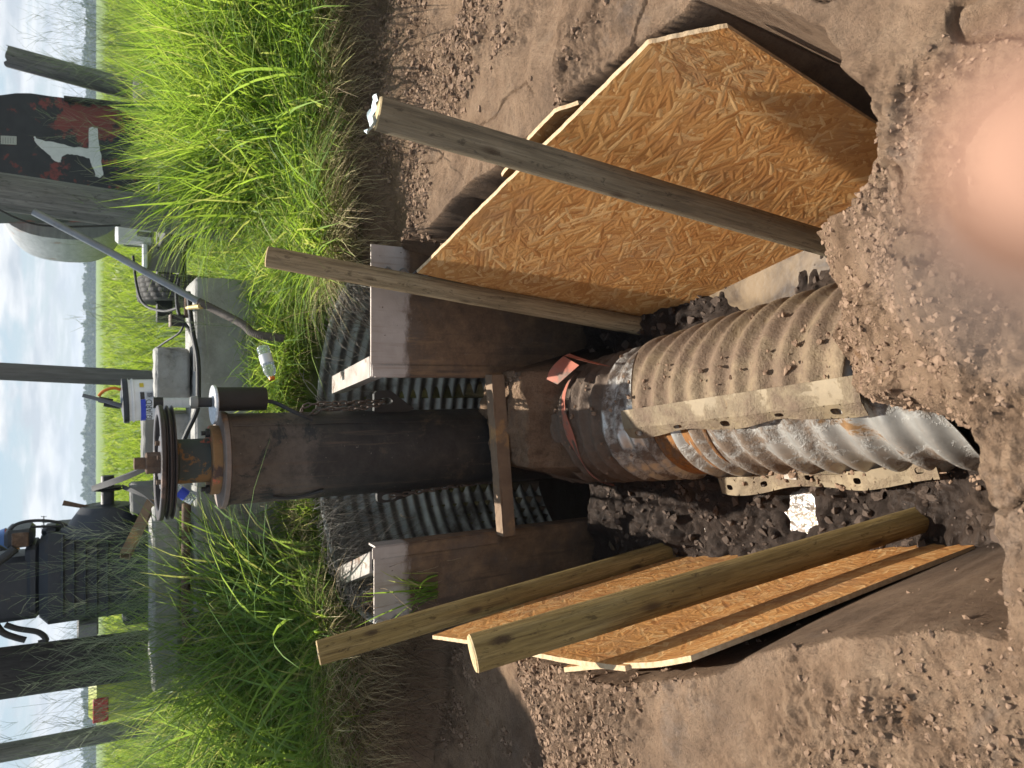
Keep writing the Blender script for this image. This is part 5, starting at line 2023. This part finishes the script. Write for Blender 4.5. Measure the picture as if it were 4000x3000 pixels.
def strands(acc, starts, dirs, length, r, col, seg=10, wig=.25, grav=.3):
    """wiggling thin stems as three sided threads"""
    N = len(starts)
    p = np.array(starts, float)
    d = np.array(dirs, float)
    d /= np.linalg.norm(d, axis=1)[:, None] + 1e-9
    L = np.asarray(length) * np.ones(N)
    pts = [p.copy()]
    for k in range(seg):
        d = d + rng.normal(0, wig, (N, 3)) + np.array([0, 0, -grav])
        d /= np.linalg.norm(d, axis=1)[:, None] + 1e-9
        p = p + d * (L / seg)[:, None]
        pts.append(p.copy())
    pts = np.stack(pts, 1)
    rr = (np.asarray(r) * np.ones(N))[:, None, None] * np.linspace(1, .35, seg + 1)[None, :, None]
    t_ = np.gradient(pts, axis=1)
    t_ /= np.linalg.norm(t_, axis=2)[:, :, None] + 1e-9
    a = np.cross(t_, np.array([.31, .87, .38]))
    a /= np.linalg.norm(a, axis=2)[:, :, None] + 1e-9
    b = np.cross(t_, a)
    ring = np.stack([pts + rr * (a * math.cos(x) + b * math.sin(x)) for x in (0, 2.094, 4.189)], 2)
    k = 3 * (seg + 1)
    base_ = (np.arange(N) * k)[:, None, None]
    q = np.array([[3 * i + j, 3 * i + (j + 1) % 3, 3 * i + 3 + (j + 1) % 3, 3 * i + 3 + j] for i in range(seg) for j in range(3)])
    acc.add(ring.reshape(-1, 3), (base_ + q[None]).reshape(-1, 4), np.repeat(col, k, 0))
    return pts


# roots hanging from the cut bank
ro = Acc()
N = 520
X = np.concatenate([rng.normal(-1.45, .24, N), rng.uniform(-1.15, -.95, 120), rng.uniform(.55, 1.05, 150)])
N = len(X)
Yv = verge_y(X)
st = np.stack([X, Yv - rng.uniform(.0, .10, N), rng.uniform(-.30, .02, N)], -1)
RC_ = pick(np.array([(.27, .19, .11), (.2, .14, .085), (.34, .25, .15), (.14, .095, .06)]), N)
strands(ro, st, np.stack([rng.normal(0, .4, N), -np.abs(rng.normal(.7, .3, N)), rng.normal(-.15, .4, N)], -1), rng.uniform(.08, .34, N), rng.uniform(.0009, .0026, N), RC_, 9, .22, .16)
N = 2600
X = np.concatenate([rng.uniform(.58, 2.2, 1500), rng.uniform(-2.1, -1.14, 1100)])
st = np.stack([X, verge_y(X) + rng.uniform(-.05, .06, N), rng.uniform(-.03, .05, N)], -1)
strands(ro, st, np.stack([rng.normal(0, .7, N), -np.abs(rng.normal(.7, .4, N)), rng.normal(.1, .4, N)], -1), rng.uniform(.08, .32, N), rng.uniform(.0010, .0026, N), pick(np.array([(.46, .36, .2), (.36, .27, .15), (.55, .46, .27), (.2, .14, .09)]), N), 8, .2, .22)
ro.build('roots', MAT['straw'])

# dead stems hanging inside the riser
de = Acc()
N = 760
th = np.concatenate([rng.uniform(rad(118), rad(178), 560), rng.uniform(rad(4), rad(42), 140), rng.uniform(rad(40), rad(120), 60)])
rr = RR - .02 - rng.uniform(0, .03, N)
st = np.stack([RC[0] + rr * np.cos(th), RC[1] + rr * np.sin(th), rng.uniform(-.05, .06, N)], -1)
DC = pick(np.array([(.3, .27, .24), (.2, .17, .145), (.12, .1, .085), (.38, .35, .31)]), N)
dr = np.stack([-np.cos(th) * .5 + rng.normal(0, .5, N), -np.sin(th) * .5 + rng.normal(0, .5, N), rng.uniform(-.6, .3, N)], -1)
strands(de, st, dr, rng.uniform(.12, .55, N), rng.uniform(.0009, .0022, N), DC, 9, .2, .24)
de.build('dead_stems', MAT['straw'])

# wispy seed heads on both flanks
sh = Acc()


def seed_heads(n, x0, x1, y0, y1, zlo, zhi, pal, stem_h):
    P = ground_pts(n, x0, x1, y0, y1)
    n = len(P)
    H_ = rng.uniform(*stem_h, n)
    az_ = rng.uniform(0, 6.28, n)
    for i in range(n):
        b = P[i]
        d = np.array([math.cos(az_[i]), math.sin(az_[i]), 0]) * rng.uniform(.02, .22)
        ts = np.linspace(0, 1, 9)[:, None]
        stem = b + np.array([0, 0, H_[i]]) * ts + d * ts ** 2
        col = pick(pal, 1)
        k = rng.integers(14, 24)
        tt = rng.uniform(.58, 1.0, k)
        org = b + np.array([0, 0, H_[i]]) * tt[:, None] + d * tt[:, None] ** 2
        a = rng.uniform(0, 6.28, k)
        dd = np.stack([np.cos(a) * .6, np.sin(a) * .6, np.full(k, 1.0)], -1)
        strands(sh, org, dd, (.30 * (1.12 - tt) + .05) * rng.uniform(.7, 1.3, k), .0010, np.repeat(col, k, 0), 5, .10, .06)
        strands(sh, b[None], (np.array([0, 0, 1.0]) + d)[None], H_[i], .0018, col, 8, .02, 0)


SP = np.array([(.19, .25, .14), (.27, .31, .2), (.15, .22, .1)])
seed_heads(120, -3.3, -1.0, 3.9, 5.0, 0, 0, SP, (.95, 1.5))
seed_heads(50, -1.7, -.75, 4.0, 4.6, 0, 0, SP, (.8, 1.2))
seed_heads(110, 1.9, 4.6, 4.6, 7.0, 0, 0, SP, (1.0, 1.5))
seed_heads(14, .2, 1.2, 4.0, 5.0, 0, 0, SP, (.7, 1.2))
sh.build('seed_heads', MAT['straw'])

# far wood along the horizon
fw = Acc()
N = 90000
ang = rng.uniform(-.62, .62, N)
dist = rng.uniform(520, 640, N)
hl = 3.3 + .55 * fbm(ang * 31, ang * 0, 13, 3) + .75 * fbm(ang * 170, ang * 0, 14, 4) + rng.exponential(.28, N)
u = rng.uniform(0, 1, N) ** .8
hz = np.maximum(hl, 2.0) * 1.55 * u
P = np.stack([dist * np.sin(ang), dist * np.cos(ang), hz], -1)
s_ = rng.uniform(.25, .95, N)
nrm = rng.normal(0, 1, (N, 3))
nrm /= np.linalg.norm(nrm, axis=1)[:, None]
a = np.cross(nrm, np.array([.2, .3, .93]))
a /= np.linalg.norm(a, axis=1)[:, None]
b = np.cross(nrm, a)
quad_ = np.stack([P + s_[:, None] * (a * x + b * y) for x, y in ((-1, -.7), (.9, -1), (1, .8), (-.7, 1))], 1)
colr = pick(np.array([(.04, .075, .03), (.055, .09, .035), (.07, .1, .045)]), N)
fw.add(quad_.reshape(-1, 3), np.arange(N * 4).reshape(N, 4), np.repeat(colr, 4, 0))
fw.build('far_wood', MAT['foliage'])

# air: the far wood fades to blue
MV = bpy.data.materials.new('haze')
MV.use_nodes = True
nt = MV.node_tree
nt.nodes.clear()
vo_ = nt.nodes.new('ShaderNodeVolumePrincipled')
vo_.inputs['Color'].default_value = (0.68, 0.82, 1.0, 1)
vo_.inputs['Density'].default_value = 0.00052
vo_.inputs['Anisotropy'].default_value = 0.2
ou_ = nt.nodes.new('ShaderNodeOutputMaterial')
nt.links.new(vo_.outputs[0], ou_.inputs['Volume'])
hz = MB().box((0, 320, 6), (1700, 760, 22)).build('haze', MV, smooth=False)
tag(hz, kind='stuff')
